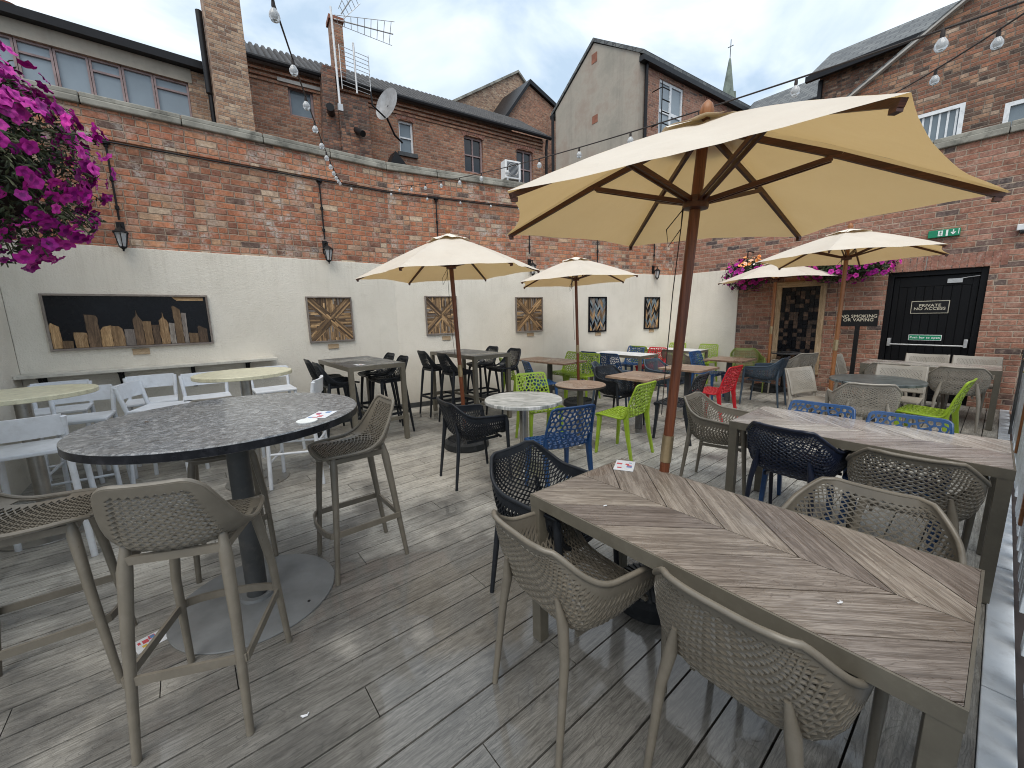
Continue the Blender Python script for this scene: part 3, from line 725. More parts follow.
# ------------------------------------------------------------------ parasol
def parasol(label, bx, by, tilt, hc, ha, r, th, sgn, pole='pole_wood', dz=(0,) * 6, base_r=.24, cut=.55, seed=1, rib='rib_wood', hub=None, group='cream six sided parasols'):
    t = thing('parasol', label, 'parasol', (bx, by, 0), 0, group)
    ax = V((tilt[0], tilt[1], 1)).normalized(); e1 = V((0, 1, 0)).cross(ax).normalized(); e2 = ax.cross(e1)
    T = Matrix((e1, e2, ax)).transposed().to_4x4()
    rnd = random.Random(seed)
    b = MB(); b.lathe([(base_r * .97, 0), (base_r, .012), (base_r * .985, .075), (base_r * .86, .098), (.05, .112), (.03, .13), (.03, .26)], 48, mat='base')
    for k in range(28):
        a = 2 * pi * k / 28; b.beam((base_r * .3 * cos(a), base_r * .3 * sin(a), .1125), (base_r * .84 * cos(a), base_r * .84 * sin(a), .1035), .012, .008, 'base')
    b.build('base', t, True, angle=30)
    hub = hub or ha - .34; pr = .024
    b = MB(); b.lathe([(pr, .14), (pr, cut)], 20, mat=pole, T=T); b.lathe([(pr, cut + .14), (pr, ha - .05)], 20, mat=pole, T=T); b.build('pole', t, True)
    b = MB(); b.lathe([(pr + .0035, cut), (pr + .0035, cut + .14)], 20, mat='brass', T=T); b.build('ferrule', t, True, angle=30)
    b = MB(); b.lathe([(.008, ha - .01), (.022, ha + .012), (.030, ha + .035), (.022, ha + .062), (.006, ha + .078)], 20, mat='pole_pale', T=T); b.build('finial', t, True)
    C = []
    for k in range(6):
        a = th + sgn * k * pi / 3; C.append(V((r * cos(a), r * sin(a), hc + dz[k])))
    A = V((0, 0, ha))
    NS, NTT = 22, 14
    def P(k, s, q):
        a, c = C[k], C[(k + 1) % 6]; rim = a.lerp(c, q); m4 = 4 * q * (1 - q)
        p = A.lerp(rim, s); k2 = 1 - .065 * m4 * s ** 2
        p.x *= k2; p.y *= k2
        p.z += -.028 * m4 * s * (1 - .4 * s) + .026 * m4 * s ** 3
        p.z += noise.noise(V((p.x * 4 + seed, p.y * 4, 0))) * .010 * m4 + .003 * m4 * sin(q * 9 + s * 5 + k * 2.3) + .0035 * noise.noise(V((p.x * 16, p.y * 16, seed))) * m4 + .004 * sin(s * 34 + q * 6 + k) * max(0, 1 - 5 * min(q, 1 - q)) * min(1, 6 * min(q, 1 - q) + .2) * s
        p.z += .035 * sin(pi * s) * .5
        return p
    b = MB(); idx = {}
    for k in range(6):
        for i in range(NS + 1):
            for j in range(NTT + 1):
                s = .05 + .95 * i / NS; q = j / NTT
                p = P(k, s, q); idx[k, i, j] = b.add([T @ p])
    for k in range(6):
        for i in range(NS):
            for j in range(NTT):
                b.face((idx[k, i, j], idx[k, i + 1, j], idx[k, i + 1, j + 1], idx[k, i, j + 1]), 'canvas')
    cn = b.build('canopy', t, fix=False)
    bm = bmesh.new(); bm.from_mesh(cn.data); bmesh.ops.remove_doubles(bm, verts=bm.verts, dist=1e-4); bmesh.ops.recalc_face_normals(bm, faces=bm.faces)
    bm.to_mesh(cn.data); bm.free(); cn.data.polygons.foreach_set('use_smooth', [True] * len(cn.data.polygons)); cn.data.set_sharp_from_angle(angle=radians(16))
    # wind vent: a little second roof over the crown
    b = MB(); idx = {}; NQ = 10
    for k in range(6):
        for i in range(5):
            for j in range(NQ + 1):
                s = .24 * i / 4; q = j / NQ; p = P(k, max(s, .001), q); m4 = 4 * q * (1 - q)
                p.z += .012 + (.024 * m4 * (i / 4) ** 2) + .006 * (i / 4) * sin(k * 3 + q * 12)
                idx[k, i, j] = b.add([T @ p])
    for k in range(6):
        for i in range(4):
            for j in range(NQ): b.face((idx[k, i, j], idx[k, i + 1, j], idx[k, i + 1, j + 1], idx[k, i, j + 1]), 'canvas_cap')
    c2 = b.build('vent_cap', t, smooth=True, fix=True, angle=30)
    for k in range(6):
        b = MB(); p0 = V((C[k].x * .035, C[k].y * .035, ha - .045)); p1 = C[k] * 1.0; p1 = V((C[k].x * .985, C[k].y * .985, C[k].z - .012)); pm = p0.lerp(p1, .5) + V((0, 0, .018 - .006))
        b.beam(T @ p0, T @ pm, .016, .024, rib, up=ax); b.beam(T @ pm, T @ p1, .016, .024, rib, up=ax, h2=.018)
        rb = b.build('rib', t)
        b = MB(); b.box(-.010, .010, -.008, .008, -.016, -.002, rib, T=T @ (Matrix.Translation(V((p1.x * .985, p1.y * .985, p1.z))) @ Matrix.Rotation(atan2(C[k].y, C[k].x), 4, 'Z'))); b.build('rib_pocket', rb)
        b = MB(); m = p0.lerp(p1, .47) + V((0, 0, -.006)); h = V((C[k].x / r * .045, C[k].y / r * .045, hub)); side = V((-C[k].y, C[k].x, 0)).normalized() * .013
        b.beam(T @ (h + side), T @ (m + side), .009, .020, rib, up=ax); b.beam(T @ (h - side), T @ (m - side), .009, .020, rib, up=ax); b.build('strut', t)
    b = MB(); b.lathe([(.028, hub - .035), (.055, hub - .03), (.058, hub + .018), (.028, hub + .022)], 18, mat=rib, T=T)
    b.build('runner', t, True, angle=30)
    b = MB(); b.lathe([(.028, ha - .075), (.05, ha - .07), (.05, ha - .03), (.028, ha - .028)], 18, mat=rib, T=T); b.build('hub', t, True, angle=30)
    b = MB(); x = .05
    b.tube([T @ V((-.04, -.03, hub - .03)), T @ V((-.043, -.035, hub - .4)), T @ V((-.03, -.045, hub - .8)), T @ V((-.03, -.035, hub - 1.0))], .0025, 5, 'cord')
    b.tube([T @ V((-.04, -.03, hub - .03)), T @ V((-.09, -.07, hub - .12)), T @ V((-.06, -.09, hub - .2)), T @ V((-.03, -.05, hub - .12)), T @ V((-.05, -.02, hub - .02))], .0025, 5, 'cord')
    b.build('cord', t)
    return t
# ------------------------------------------------------------------ ground and deck
b = MB(); b.box(-140, 140, -60, 220, -.9, -.35, 'concrete'); structure(b.build('ground'))
rnd = random.Random(11); b = MB(); pitch = .1718; x = -2.07 - pitch * 30
b.box(-6.9, .26, -1.7, 9.6, -.09, -.045, 'cord')
while x < .09:
    x0, x1 = x + .004, min(x + pitch - .004, .112)
    if x1 - x0 > .02 and x1 > -6.6:
        y = -1.6 - rnd.uniform(0, 2.5)
        while y < 9.4:
            L = rnd.uniform(2.2, 3.7); a, c = max(y, -1.6), min(y + L - .004, 9.4); y += L
            if c - a < .1: continue
            ti = rnd.random(); ox, oy = rnd.uniform(0, 20), rnd.uniform(0, 20); z = rnd.uniform(-.0012, 0)
            b.prism([(x0, a), (x1, a), (x1, c), (x0, c)], z - .028, z, lambda X, Y, d: V((X, Y, d)), 'deck', ti, lambda X, Y: (Y + ox, X + oy))
    x += pitch
structure(b.build('deck', bevel=0))
b = MB(); rnd = random.Random(2)
y = -1.3
while y < 9.2:
    L = min(1.22, 9.25 - y); b.box(.115, .205, y, y + L - .006, -.03, .012 + rnd.uniform(0, .003), 'kerb_paint'); y += L
structure(b.build('kerb', bevel=.004))

# ------------------------------------------------------------------ courtyard walls
PA, PB, PC = V((-6.45, -1.37)), V((-6.45, 2.8)), V((-5.14, 9.28))
def seg(b, p, q, off0, off1, z0, z1, mat, e0=0, e1=0):
    """wall slab between p and q; off0/off1 measured into the yard (+) or behind (-)"""
    d = (q - p).normalized(); n = V((d.y, -d.x)); p = p - d * e0; q = q + d * e1
    P = [p + n * off0, q + n * off0, q + n * off1, p + n * off1]
    b.quadstrip([[V((a.x, a.y, z0)) for a in P], [V((a.x, a.y, z1)) for a in P]], mat=mat)
def wallpt(Yp, Zp):
    """a spot read off the wall plane x=-6.45, moved to the real (bent) wall along the sight line from the yard's corner"""
    if Yp <= 2.8: return V((-6.45, Yp, Zp)), 0.0
    d = PC - PB; k = d.x / d.y                      # x = -6.45 + k (y-2.8)
    m = Yp / -6.45; x = (-6.45 - k * 2.8) / (1 - k * m); s = x / -6.45
    return V((x, m * x, 1.55 + (Zp - 1.55) * s)), -atan2(d.x, d.y)
tw = thing('courtyard_wall', 'long weathered orange brick wall above cream render on the left of the yard', 'wall', (0, 0, 0))
b = MB()
for p, q, e0, e1 in ((PA, PB, .25, -.0), (PB, PC, .09, .35)): seg(b, p, q, -.34, -.045, -.3, 3.56, 'brick_left', e0, e1); seg(b, p, q, -.34, -.015, 3.562, 3.86, 'brick_left', e0, e1)
b.build('brickwork', tw)
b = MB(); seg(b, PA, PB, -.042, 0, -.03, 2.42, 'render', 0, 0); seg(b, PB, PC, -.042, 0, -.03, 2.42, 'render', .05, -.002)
b.build('render_panel', tw, bevel=.006)
b = MB()
for p, q, L in ((PA, PB, 4.17), (PB, PC, 6.6)):
    n = int(L / .75); d = (q - p) / n
    for i in range(n + (1 if q is PC else 0)):
        a = p + d * i; c = a + d * .992
        seg(b, a, c, -.36, .03, 3.862, 3.93, 'stone'); seg(b, a, c, -.34, .01, 3.93, 3.985, 'stone')
b.build('coping', tw, bevel=.012)
b = MB(); seg(b, V((-6.45, .98)), PB, .001, .018, .003, .085, 'dark_pole'); seg(b, PB, PC, .001, .018, .003, .085, 'dark_pole', 0, -.03); b.build('skirting', tw)
tn = thing('side_wall', 'short cream rendered wall returning from the left end of the yard', 'wall')
b = MB(); b.box(-6.7, -2.3, -1.72, -1.415, -.3, 3.86, 'brick_left'); b.build('brickwork', tn)
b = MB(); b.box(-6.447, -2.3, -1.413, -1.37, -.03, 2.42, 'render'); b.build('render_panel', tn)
b = MB(); b.box(-6.47, -2.3, -1.74, -1.37, 3.862, 3.98, 'stone'); b.build('coping', tn, bevel=.01)

tb = thing('door_wall', 'dark red brick wall with the black door at the far right of the yard', 'wall')
b = MB(); YB = 9.28
for x0, x1, z0, z1 in ((-5.6, -1.32, -.3, 3.9), (-1.32, -.22, 2.11, 3.9), (-.22, 3.2, -.3, 3.9)): b.box(x0, x1, YB, YB + .34, z0, z1, 'brick_back')
b.build('brickwork', tb)
b = MB(); b.box(-5.17, -3.66, YB - .035, YB - .002, -.03, 2.42, 'render'); b.build('render_panel', tb, bevel=.006)
b = MB(); x = -5.5
while x < 3.1: b.box(x, x + .742, YB - .05, YB + .38, 3.902, 3.99, 'stone'); b.box(x, x + .742, YB - .02, YB + .36, 3.99, 4.06, 'stone'); x += .75
b.build('coping', tb, bevel=.012)
b = MB(); rnd = random.Random(4); M['soldier'] = brick('soldier_course_brick', [(0, (.22, .10, .07)), (.5, (.34, .155, .11)), (1, (.28, .125, .09))], L=9, Hh=9, dirt=.2, seed=5)
x = -1.62
while x < -.1: b.box(x, x + .068, YB - .004, YB + .1, 2.113, 2.325, 'soldier'); x += .0785
b.build('door_arch', tb, bevel=.004)
# the door
td = thing('black_door', 'black boarded fire door with push bar in the brick wall', 'door', (-.77, YB + .1, 0))
b = MB(); b.box(-.47, .47, .005, .05, .012, 2.03, 'door'); 
for i in range(8):
    x0 = -.40 + i * .1; b.box(x0 + .004, x0 + .096, -.010, .004, .12, 1.86, 'door')
b.box(-.47, -.405, -.012, .004, .03, 2.02, 'door'); b.box(.405, .47, -.012, .004, .03, 2.02, 'door'); b.box(-.404, .404, -.013, .004, 1.865, 2.02, 'door'); b.box(-.404, .404, -.013, .004, .03, .118, 'door')
b.build('leaf', td, bevel=.003)
b = MB(); b.box(-.548, -.475, -.05, .08, 0, 2.108, 'door'); b.box(.475, .548, -.05, .08, 0, 2.108, 'door'); b.box(-.474, .474, -.05, .08, 2.034, 2.108, 'door'); b.build('door_frame', td, bevel=.003)
b = MB(); b.tube([(-.43, -.10, .93), (.43, -.10, .925)], .013, 10, 'alu'); b.box(-.455, -.415, -.115, -.014, .90, 1.03, 'alu'); b.box(.415, .455, -.115, -.014, .90, 1.03, 'alu'); b.build('push_bar', td, True, bevel=.004)
b = MB(); b.box(.14, .30, -.045, -.012, 1.90, 1.965, 'alu'); b.tube([(.22, -.03, 1.95), (.36, -.03, 1.975), (.47, -.055, 1.985)], .006, 6, 'alu'); b.build('door_closer', td)
def text(s, parent, loc, size, mat, rot=(pi / 2, 0, 0), name='lettering', ext=.0008, sx=1.0):
    c = bpy.data.curves.new(name, 'FONT'); c.body = s; c.size = size; c.align_x = 'CENTER'; c.align_y = 'CENTER'; c.extrude = ext; c.offset = size * .018; c.space_line = .85; c.space_character = 1.08
    c.materials.append(M[mat]); tmp = bpy.data.objects.new('tmp_text', c); COL.objects.link(tmp)
    me = bpy.data.meshes.new_from_object(tmp.evaluated_get(bpy.context.evaluated_depsgraph_get())); bpy.data.objects.remove(tmp); bpy.data.curves.remove(c)
    o = bpy.data.objects.new(name, me); COL.objects.link(o); o.parent = parent; o.location = loc; o.rotation_euler = rot; o.scale = (sx, 1, 1); return o
ts = thing('door_sign', 'small black PRIVATE NO ACCESS sign with gold border on the black door', 'sign', (-.785, YB + .085, 1.535))
b = MB(); b.box(-.215, .215, -.008, .004, -.10, .10, 'sign_gold'); b.box(-.206, .206, -.010, -.0082, -.091, .091, 'sign_black'); b.build('plate', ts)
text('PRIVATE\nNO ACCESS', ts, (0, -.0115, 0), .060, 'sign_gold', sx=1.05)
ts = thing('push_bar_notice', 'small green push bar notice stuck on the black door', 'sign', (-.79, YB + .085, 1.045))
b = MB(); b.box(-.19, .19, -.006, .004, -.045, .045, 'sign_white'); b.box(-.183, .183, -.008, -.0062, -.038, .038, 'exit_green'); b.build('plate', ts)
text('Push bar to open', ts, (0, -.009, 0), .046, 'sign_white')
te = thing('exit_sign', 'green emergency exit box sign with running man high on the red brick wall', 'sign', (-.74, YB, 2.65))
b = MB(); b.box(-.17, .17, -.06, -.001, -.055, .055, 'exit_green'); b.build('sign_box', te, bevel=.006)
b = MB(); f = -.0625
b.box(-.062, -.012, f, f + .002, -.038, .040, 'sign_white'); b.box(.022, .044, f, f + .002, -.045, .045, 'sign_white'); b.box(.150, .158, f, f + .002, -.03, .045, 'sign_white')
b.box(.092, .104, f, f + .002, -.005, .040, 'sign_white'); b.prism([(.068, .004), (.128, .004), (.098, -.036)], f, f + .002, lambda x, y, d: V((x, d, y)), 'sign_white')
b.build('pictogram', te)
b = MB(); f = -.0645; b.lathe([(.006, 0), (.006, .001)], 10, mat='exit_green', T=Matrix.Translation((-.034, f + .001, .028)) @ Matrix.Rotation(pi / 2, 4, 'X'))
for p, q in (((-.036, .02), (-.040, -.002)), ((-.040, -.002), (-.028, -.014)), ((-.028, -.014), (-.030, -.03)), ((-.040, -.002), (-.050, -.016)), ((-.036, .016), (-.022, .008)), ((-.036, .016), (-.052, .008))):
    b.beam((p[0], f, p[1]), (q[0], f, q[1]), .006, .0015, 'exit_green', up=(0, 1, 0))
b.build('running_man', te)
ts = thing('no_smoking_sign', 'black NO SMOKING OR VAPING board on a black post left of the black door', 'sign', (-1.585, 8.98, 0))
b = MB(); b.box(-.255, .255, -.012, .012, 1.235, 1.515, 'sign_black'); b.build('board', ts, bevel=.003)
b = MB(); b.box(-.03, .03, -.02, .02, .03, 1.24, 'black_metal'); b.lathe([(.16, 0), (.16, .03), (.03, .04)], 24, mat='black_metal'); b.build('post', ts)
text('NO SMOKING\nOR VAPING', ts, (0, -.0135, 1.375), .072, 'sign_gold')
tag(MB_c := (lambda b: (b.box(-.055, .055, -.14, -.001, -.04, .04, 'white_plastic'), b.lathe([(.035, -.04), (.03, -.075), (.012, -.09)], 16, (0, -.11, 0), 'glass_dark'), b.build('security_camera', None, bevel=.008))[-1])(MB()), 'small white security camera on the red brick wall at the right edge', 'camera'); MB_c.location = (.02, YB, 2.6)

# ------------------------------------------------------------------ fence on the right
tf = thing('side_fence', 'white painted slat fence with brown posts along the right edge of the deck', 'fence', (0, 0, 0))
rnd = random.Random(8); y = -1.2
while y < 9.1:
    b = MB(); z0 = rnd.choice((.0, .02, .12)); z1 = 1.12 + rnd.uniform(-.01, .01); w = .085
    b.box(.222, .240, y, y + w, z0, z1, 'kerb_paint'); b.build('slat', tf, bevel=.003); y += w + rnd.uniform(.012, .05)
b = MB(); b.box(.242, .275, -1.2, 9.2, .25, .33, 'art_grey'); b.box(.242, .275, -1.2, 9.2, .95, 1.03, 'art_grey'); b.build('rail', tf)
for yy in (1.9, 3.9, 5.85, 8.0):
    b = MB(); b.box(.205, .221, yy, yy + .06, .18, 1.15, 'pole_pale'); b.build('post', tf, bevel=.003)
b = MB(); b.tube([(.20, 7.5, .02), (.195, 7.5, 1.2), (.2, 7.9, 1.27), (.21, 8.4, 1.27)], .012, 8, 'dark_pole'); b.build('handrail', tf, True)
tl = MB()
pts = [V((.2 - .012 * (i % 2), 1.6 + i * .3, .95 + .06 * sin(i * 1.9))) for i in range(24)]
tl.tube(pts, .003, 5, 'cord')
for p in pts[::2]: tl.lathe([(.002, -.012), (.008, -.008), (.009, .004), (.003, .012)], 8, p + V((-.014, 0, -.012)), 'brass')
tag(tl.build('fairy_lights'), 'thin string of small fairy lights wound along the white slat fence', 'string lights')

# ------------------------------------------------------------------ wall shelf and its brackets
ts = thing('wall_shelf', 'long pale wooden drinks shelf fixed along the cream wall', 'shelf', (-6.45, 0, 0))
b = MB(); rn = random.Random(3)
b.prism([(.001, -1.368), (.26, -1.368), (.26, .95), (.001, .95)], 1.03, 1.065, lambda x, y, d: V((x, y, d)), 'shelf_paint', .5, lambda x, y: (y, x)); b.build('shelf_board', ts, bevel=.004)
for yy in (-1.21, -.61, .04, .62):
    b = MB(); b.box(.002, .014, yy - .02, yy + .02, .76, 1.028, 'black_metal'); b.box(.014, .22, yy - .02, yy + .02, 1.016, 1.028, 'black_metal'); b.beam((.012, yy, .80), (.18, yy, 1.012), .03, .012, 'black_metal'); b.build('bracket', ts)

# ------------------------------------------------------------------ wall art
def onwall(Yp, Zp, off=0.0):
    p, rz = wallpt(Yp, Zp); d = V((-sin(rz), cos(rz))); n = V((d.y, -d.x)); return V((p.x + n.x * off, p.y + n.y * off, p.z)), rz
def strips(b, poly, ang, w, d0, mat, rnd, F, hmax=.012):
    dx, dy = cos(ang), sin(ang); nx, ny = -dy, dx
    ds = [p[0] * nx + p[1] * ny for p in poly]; k = floor(min(ds) / w)
    while k * w < max(ds):
        q = clip(clip(poly, nx, ny, (k + 1) * w - .0008), -nx, -ny, -k * w - .0008); k += 1
        if len(q) < 3: continue
        # cut each strip along its length now and then
        ls = [p[0] * dx + p[1] * dy for p in q]; cut = rnd.uniform(min(ls), max(ls))
        for part in ((dx, dy, cut - .0005), (-dx, -dy, -cut - .0005)) if max(ls) - min(ls) > .12 else ((0, 0, 1),):
            r = clip(q, *part) if part[0] or part[1] else q
            if len(r) < 3: continue
            ox = rnd.uniform(0, 9); b.prism(r, d0, d0 + rnd.uniform(.003, hmax), F, rnd.choice(mat), rnd.random() ** 1.3, lambda x, y: (x * dx + y * dy + ox, x * nx + y * ny + ox))
WF = lambda x, y, d: V((d, x, y))                      # wall art local: x-> along wall (y), y-> up, d -> into the yard
M['art_dark'] = wood('dark_pallet_wood', (.09, .055, .03), (.19, .12, .07), .65, (4, 40), .3, .8)
def frame_parts(t, w, h, fw, mat, depth=.035, name='frame'):
    b = MB()
    for x0, x1, y0, y1 in ((-w / 2, w / 2, h / 2 - fw, h / 2), (-w / 2, w / 2, -h / 2, -h / 2 + fw), (-w / 2, -w / 2 + fw, -h / 2 + fw, h / 2 - fw), (w / 2 - fw, w / 2, -h / 2 + fw, h / 2 - fw)):
        lx = (x1 - x0) > (y1 - y0)
        b.prism([(x0, y0), (x1, y0), (x1, y1), (x0, y1)], .002, depth, WF, mat, random.random() * .5 + .2, (lambda x, y: (x, y)) if lx else (lambda x, y: (y, x)))
    return b.build(name, t, bevel=.002)
def star_art(label, Yp0, Yp1, Z0, Z1, seed, mats=('art_wood', 'art_wood', 'art_grey')):
    c0, rz = onwall((Yp0 + Yp1) / 2, (Z0 + Z1) / 2, .0); a, _ = onwall(Yp0, Z0); c, _ = onwall(Yp1, Z1)
    w = hypot(c.x - a.x, c.y - a.y); h = c.z - a.z; rnd = random.Random(seed)
    t = thing('wooden_star_art', label, 'wall art', c0, rz, 'square wooden star pictures on the cream wall')
    frame_parts(t, w, h, .022, 'art_grey')
    b = MB(); b.box(.002, .008, -w / 2 + .01, w / 2 - .01, -h / 2 + .01, h / 2 - .01, 'dark_board'); b.build('backing', t)
    b = MB(); W, H_ = w / 2 - .022, h / 2 - .022
    for k in range(8):
        a0, a1 = k * pi / 4, (k + 1) * pi / 4
        sq = [(-W, -H_), (W, -H_), (W, H_), (-W, H_)]
        p = clip(clip(sq, sin(a0), -cos(a0), -.0006), -sin(a1), cos(a1), -.0006)
        if len(p) < 3: continue
        diag = a1 if k % 2 == 0 else a0                     # the ray that runs to the square's corner
        # inner kite: strips along the diagonal; outer: strips along the axis
        ax = a0 if k % 2 == 0 else a1; lim = min(W, H_) * .50
        nxx, nyy = -sin(diag), cos(diag)
        s = 1 if (cos(ax) * nxx + sin(ax) * nyy) > 0 else -1; nxx *= s; nyy *= s
        inner = clip(p, nxx, nyy, lim * .40); outer = clip(p, -nxx, -nyy, -lim * .40 - .0006)
        if len(inner) > 2: strips(b, inner, diag, .024, .0081, ('art_wood', 'art_wood', 'art_wood', 'art_dark'), rnd, WF)
        if len(outer) > 2: strips(b, outer, diag + (pi / 4 * (1 if k % 2 else -1)), .023, .0081, ('art_wood', 'art_grey', 'art_wood', 'art_dark', 'art_wood'), rnd, WF)
    b.build('wood_strips', t)
    return t
star_art('square wooden star picture nearest the long skyline picture, above the first high table', 1.425, 2.07, 1.225, 1.895, 1)
star_art('square wooden star picture behind the pole of the left parasol, darker left side', 3.32, 3.965, 1.245, 1.93, 2)
star_art('square wooden star picture between the two left parasols, nearest the framed chevron pictures', 5.375, 6.145, 1.205, 1.935, 3)
def chevron_art(label, Yp0, Yp1, Z0, Z1, seed, g='tall black framed chevron pictures'):
    c0, rz = onwall((Yp0 + Yp1) / 2, (Z0 + Z1) / 2); a, _ = onwall(Yp0, Z0); c, _ = onwall(Yp1, Z1); w = hypot(c.x - a.x, c.y - a.y); h = c.z - a.z; rnd = random.Random(seed)
    t = thing('chevron_art', label, 'wall art', c0, rz, g); frame_parts(t, w, h, .03, 'dark_board')
    b = MB(); W, H_ = w / 2 - .03, h / 2 - .03; n = 3; cw = 2 * W / n
    M['art_blue'] = M.get('art_blue') or wood('blue_grey_painted_wood', (.10, .14, .17), (.24, .28, .29), .6, (4, 40), .2, .8)
    for i in range(n):
        for half in (0, 1):
            x0 = -W + cw * (i + half / 2); poly = [(x0 + .0005, -H_), (x0 + cw / 2 - .0005, -H_), (x0 + cw / 2 - .0005, H_), (x0 + .0005, H_)]
            an = radians(58) * (1 if half else -1); dx, dy = cos(an), sin(an); nx, ny = -dy, dx; w_ = .036
            ds = [p[0] * nx + p[1] * ny for p in poly]; k = floor(min(ds) / w_)
            while k * w_ < max(ds):
                q = clip(clip(poly, nx, ny, (k + 1) * w_ - .0006), -nx, -ny, -k * w_ - .0006); k += 1
                if len(q) < 3: continue
                ox = rnd.uniform(0, 9); b.prism(q, .008, .008 + rnd.uniform(.004, .012), WF, rnd.choice(('art_wood', 'art_blue', 'art_grey', 'art_blue', 'art_wood', 'dark_board')), rnd.random(), lambda x, y: (x * dx + y * dy + ox, x * nx + y * ny))
    b.build('wood_strips', t)
chevron_art('black framed blue and gold chevron picture under the second left parasol', 7.69, 8.38, 1.105, 1.965, 5)
chevron_art('black framed blue and gold chevron picture nearest the far corner', 10.09, 10.85, 1.085, 1.985, 6)
# skyline picture
t = thing('skyline_art', 'long black picture with a skyline cut from old planks in a grey wooden frame', 'wall art', (-6.45, -.415, 1.59))
w, h = 1.41, .61; frame_parts(t, w, h, .022, 'art_grey')
b = MB(); b.box(.002, .008, -w / 2 + .01, w / 2 - .01, -h / 2 + .01, h / 2 - .01, 'dark_board'); b.build('backing', t)
rnd = random.Random(5); cols = [(.0, .055, .50, 'p'), (.055, .115, .15, 'f'), (.125, .2, .30, 'f'), (.2, .275, .64, 'r'), (.275, .345, .42, 'd'), (.345, .42, .42, 'd2'), (.42, .485, .34, 'f'), (.485, .545, .72, 's'), (.545, .6, .50, 'f'), (.6, .65, .42, 'f'), (.65, .715, .68, 's'), (.715, .755, .45, 'f'), (.755, .81, .82, 'p'), (.81, .845, .66, 'f'), (.845, .915, .22, 'f'), (.915, .985, .38, 'p')]
W, H_ = w - .05, h - .05
for i, (a, c, q, kind) in enumerate(cols):
    x0, x1 = -W / 2 + a * W, -W / 2 + c * W - .003; y0 = -H_ / 2; y1 = y0 + q * H_; m = (x0 + x1) / 2
    poly = [(x0, y0), (x1, y0)]
    if kind == 'r': poly += [(x1, y1 - .03), (x1 - .01, y1 - .008), (m, y1), (x0, y1)]
    elif kind == 'd': poly += [(x1, y1), (x0 + .03, y1 - .015), (x0 + .008, y1 - .05), (x0, y1 - .10)]
    elif kind == 'd2': poly += [(x1, y1 - .10), (x1 - .01, y1 - .04), (x1 - .035, y1 - .008), (x0, y1)]
    elif kind == 's': poly += [(x1, y1 - .12), (m + .008, y1 - .07), (m + .002, y1), (m - .006, y1 - .06), (x0, y1 - .10)]
    elif kind == 'p': poly += [(x1, y1 - .05), (x0 + .012, y1), (x0, y1 - .02)]
    else: poly += [(x1, y1 - .006), (x0, y1)]
    pj = []
    for q0, q1 in zip(poly, poly[1:] + poly[:1]):
        n_ = max(1, int(hypot(q1[0] - q0[0], q1[1] - q0[1]) / .03))
        for s_ in range(n_):
            f_ = s_ / n_; pj.append((q0[0] + (q1[0] - q0[0]) * f_ + rnd.uniform(-.0035, .0035), max(y0, q0[1] + (q1[1] - q0[1]) * f_ + rnd.uniform(-.004, .004))))
    poly = pj
    b = MB(); b.prism(poly, .009, .02 + (i % 3) * .007, WF, 'art_grey' if i in (6, 11, 13) else 'art_dark' if i in (3, 7, 9, 15) else 'art_wood', rnd.random() * .9, lambda x, y: (y + i, x + i * .37)); b.build('plank', t)
b = MB(); b.prism([(.36, .275), (.66, .275), (.66, .235), (.40, .235)], .0085, .011, WF, 'art_wood', .8, lambda x, y: (x, y)); b.build('torn_reflection_strip', t)  # torn-looking brown strip paints the brick wall's reflection onto the black board
def plaque(Yp, Zp, label):
    p, rz = onwall(Yp, Zp); b = MB(); b.prism([(-.075, -.035), (.075, -.035), (.075, .035), (-.075, .035)], .001, .016, WF, 'frame_wood', .6, lambda x, y: (x, y)); o = b.build('plaque', bevel=.002); o.location = p; o.rotation_euler = (0, 0, rz); tag(o, label, 'plaque', 'little wooden plaques under the pictures')
plaque(-.41, 1.235, 'little wooden plaque under the long skyline picture')
plaque(1.75, 1.155, 'little wooden plaque under the star picture above the first high table')
plaque(3.72, 1.175, 'little wooden plaque under the star picture beside the left parasol pole')
plaque(5.79, 1.145, 'little wooden plaque under the star picture between the left parasols')
plaque(8.08, 1.05, 'little wooden plaque under the nearer black framed chevron picture')
plaque(10.5, 1.03, 'little wooden plaque under the chevron picture nearest the corner')

# ------------------------------------------------------------------ lanterns and conduit
def lantern(Yp, label, zc=2.50):
    p, rz = onwall(Yp, zc, .0); t = thing('wall_lantern', label, 'wall lamp', (p.x, p.y, 0), rz, 'black wall lanterns on the brick wall'); z = p.z
    b = MB(); b.tube([(-.03, 0, z + .16), (.09, 0, z + .16), (.09, 0, z + .11)], .009, 8, 'black_metal'); b.box(-.043, -.028, -.035, .035, z + .02, z + .2, 'black_metal'); b.build('bracket', t, True)
    b = MB(); b.lathe([(.012, z + .12), (.03, z + .105), (.075, z + .07), (.078, z + .062)], 6, (.09, 0, 0), 'black_metal'); b.lathe([(.034, z - .1), (.036, z - .085), (.008, z - .12), (.012, z - .135)], 6, (.09, 0, 0), 'black_metal')
    for k in range(6):
        a = 2 * pi * k / 6; b.beam((.09 + .064 * cos(a), .064 * sin(a), z + .065), (.09 + .034 * cos(a), .034 * sin(a), z - .09), .008, .008, 'black_metal')
    b.build('cage', t)
    b = MB(); b.lathe([(.030, z - .085), (.058, z + .06)], 6, (.09, 0, 0), 'bulb'); b.build('glass', t)
lantern(-.40, 'black lantern at the end of its drop conduit nearest the flower basket'); lantern(1.78, 'black lantern above the first star picture')
lantern(5.82, 'black lantern half hidden behind the left parasol canopy'); lantern(10.55, 'black lantern nearest the far corner of the yard', 2.62)
b = MB()
p = [onwall(y, z, .016)[0] for y, z in ((-1.3, 3.53), (-.4, 3.53), (2.79, 3.53))] + [onwall(y, z, .016)[0] for y, z in ((5.8, 3.70), (12, 4.0))]
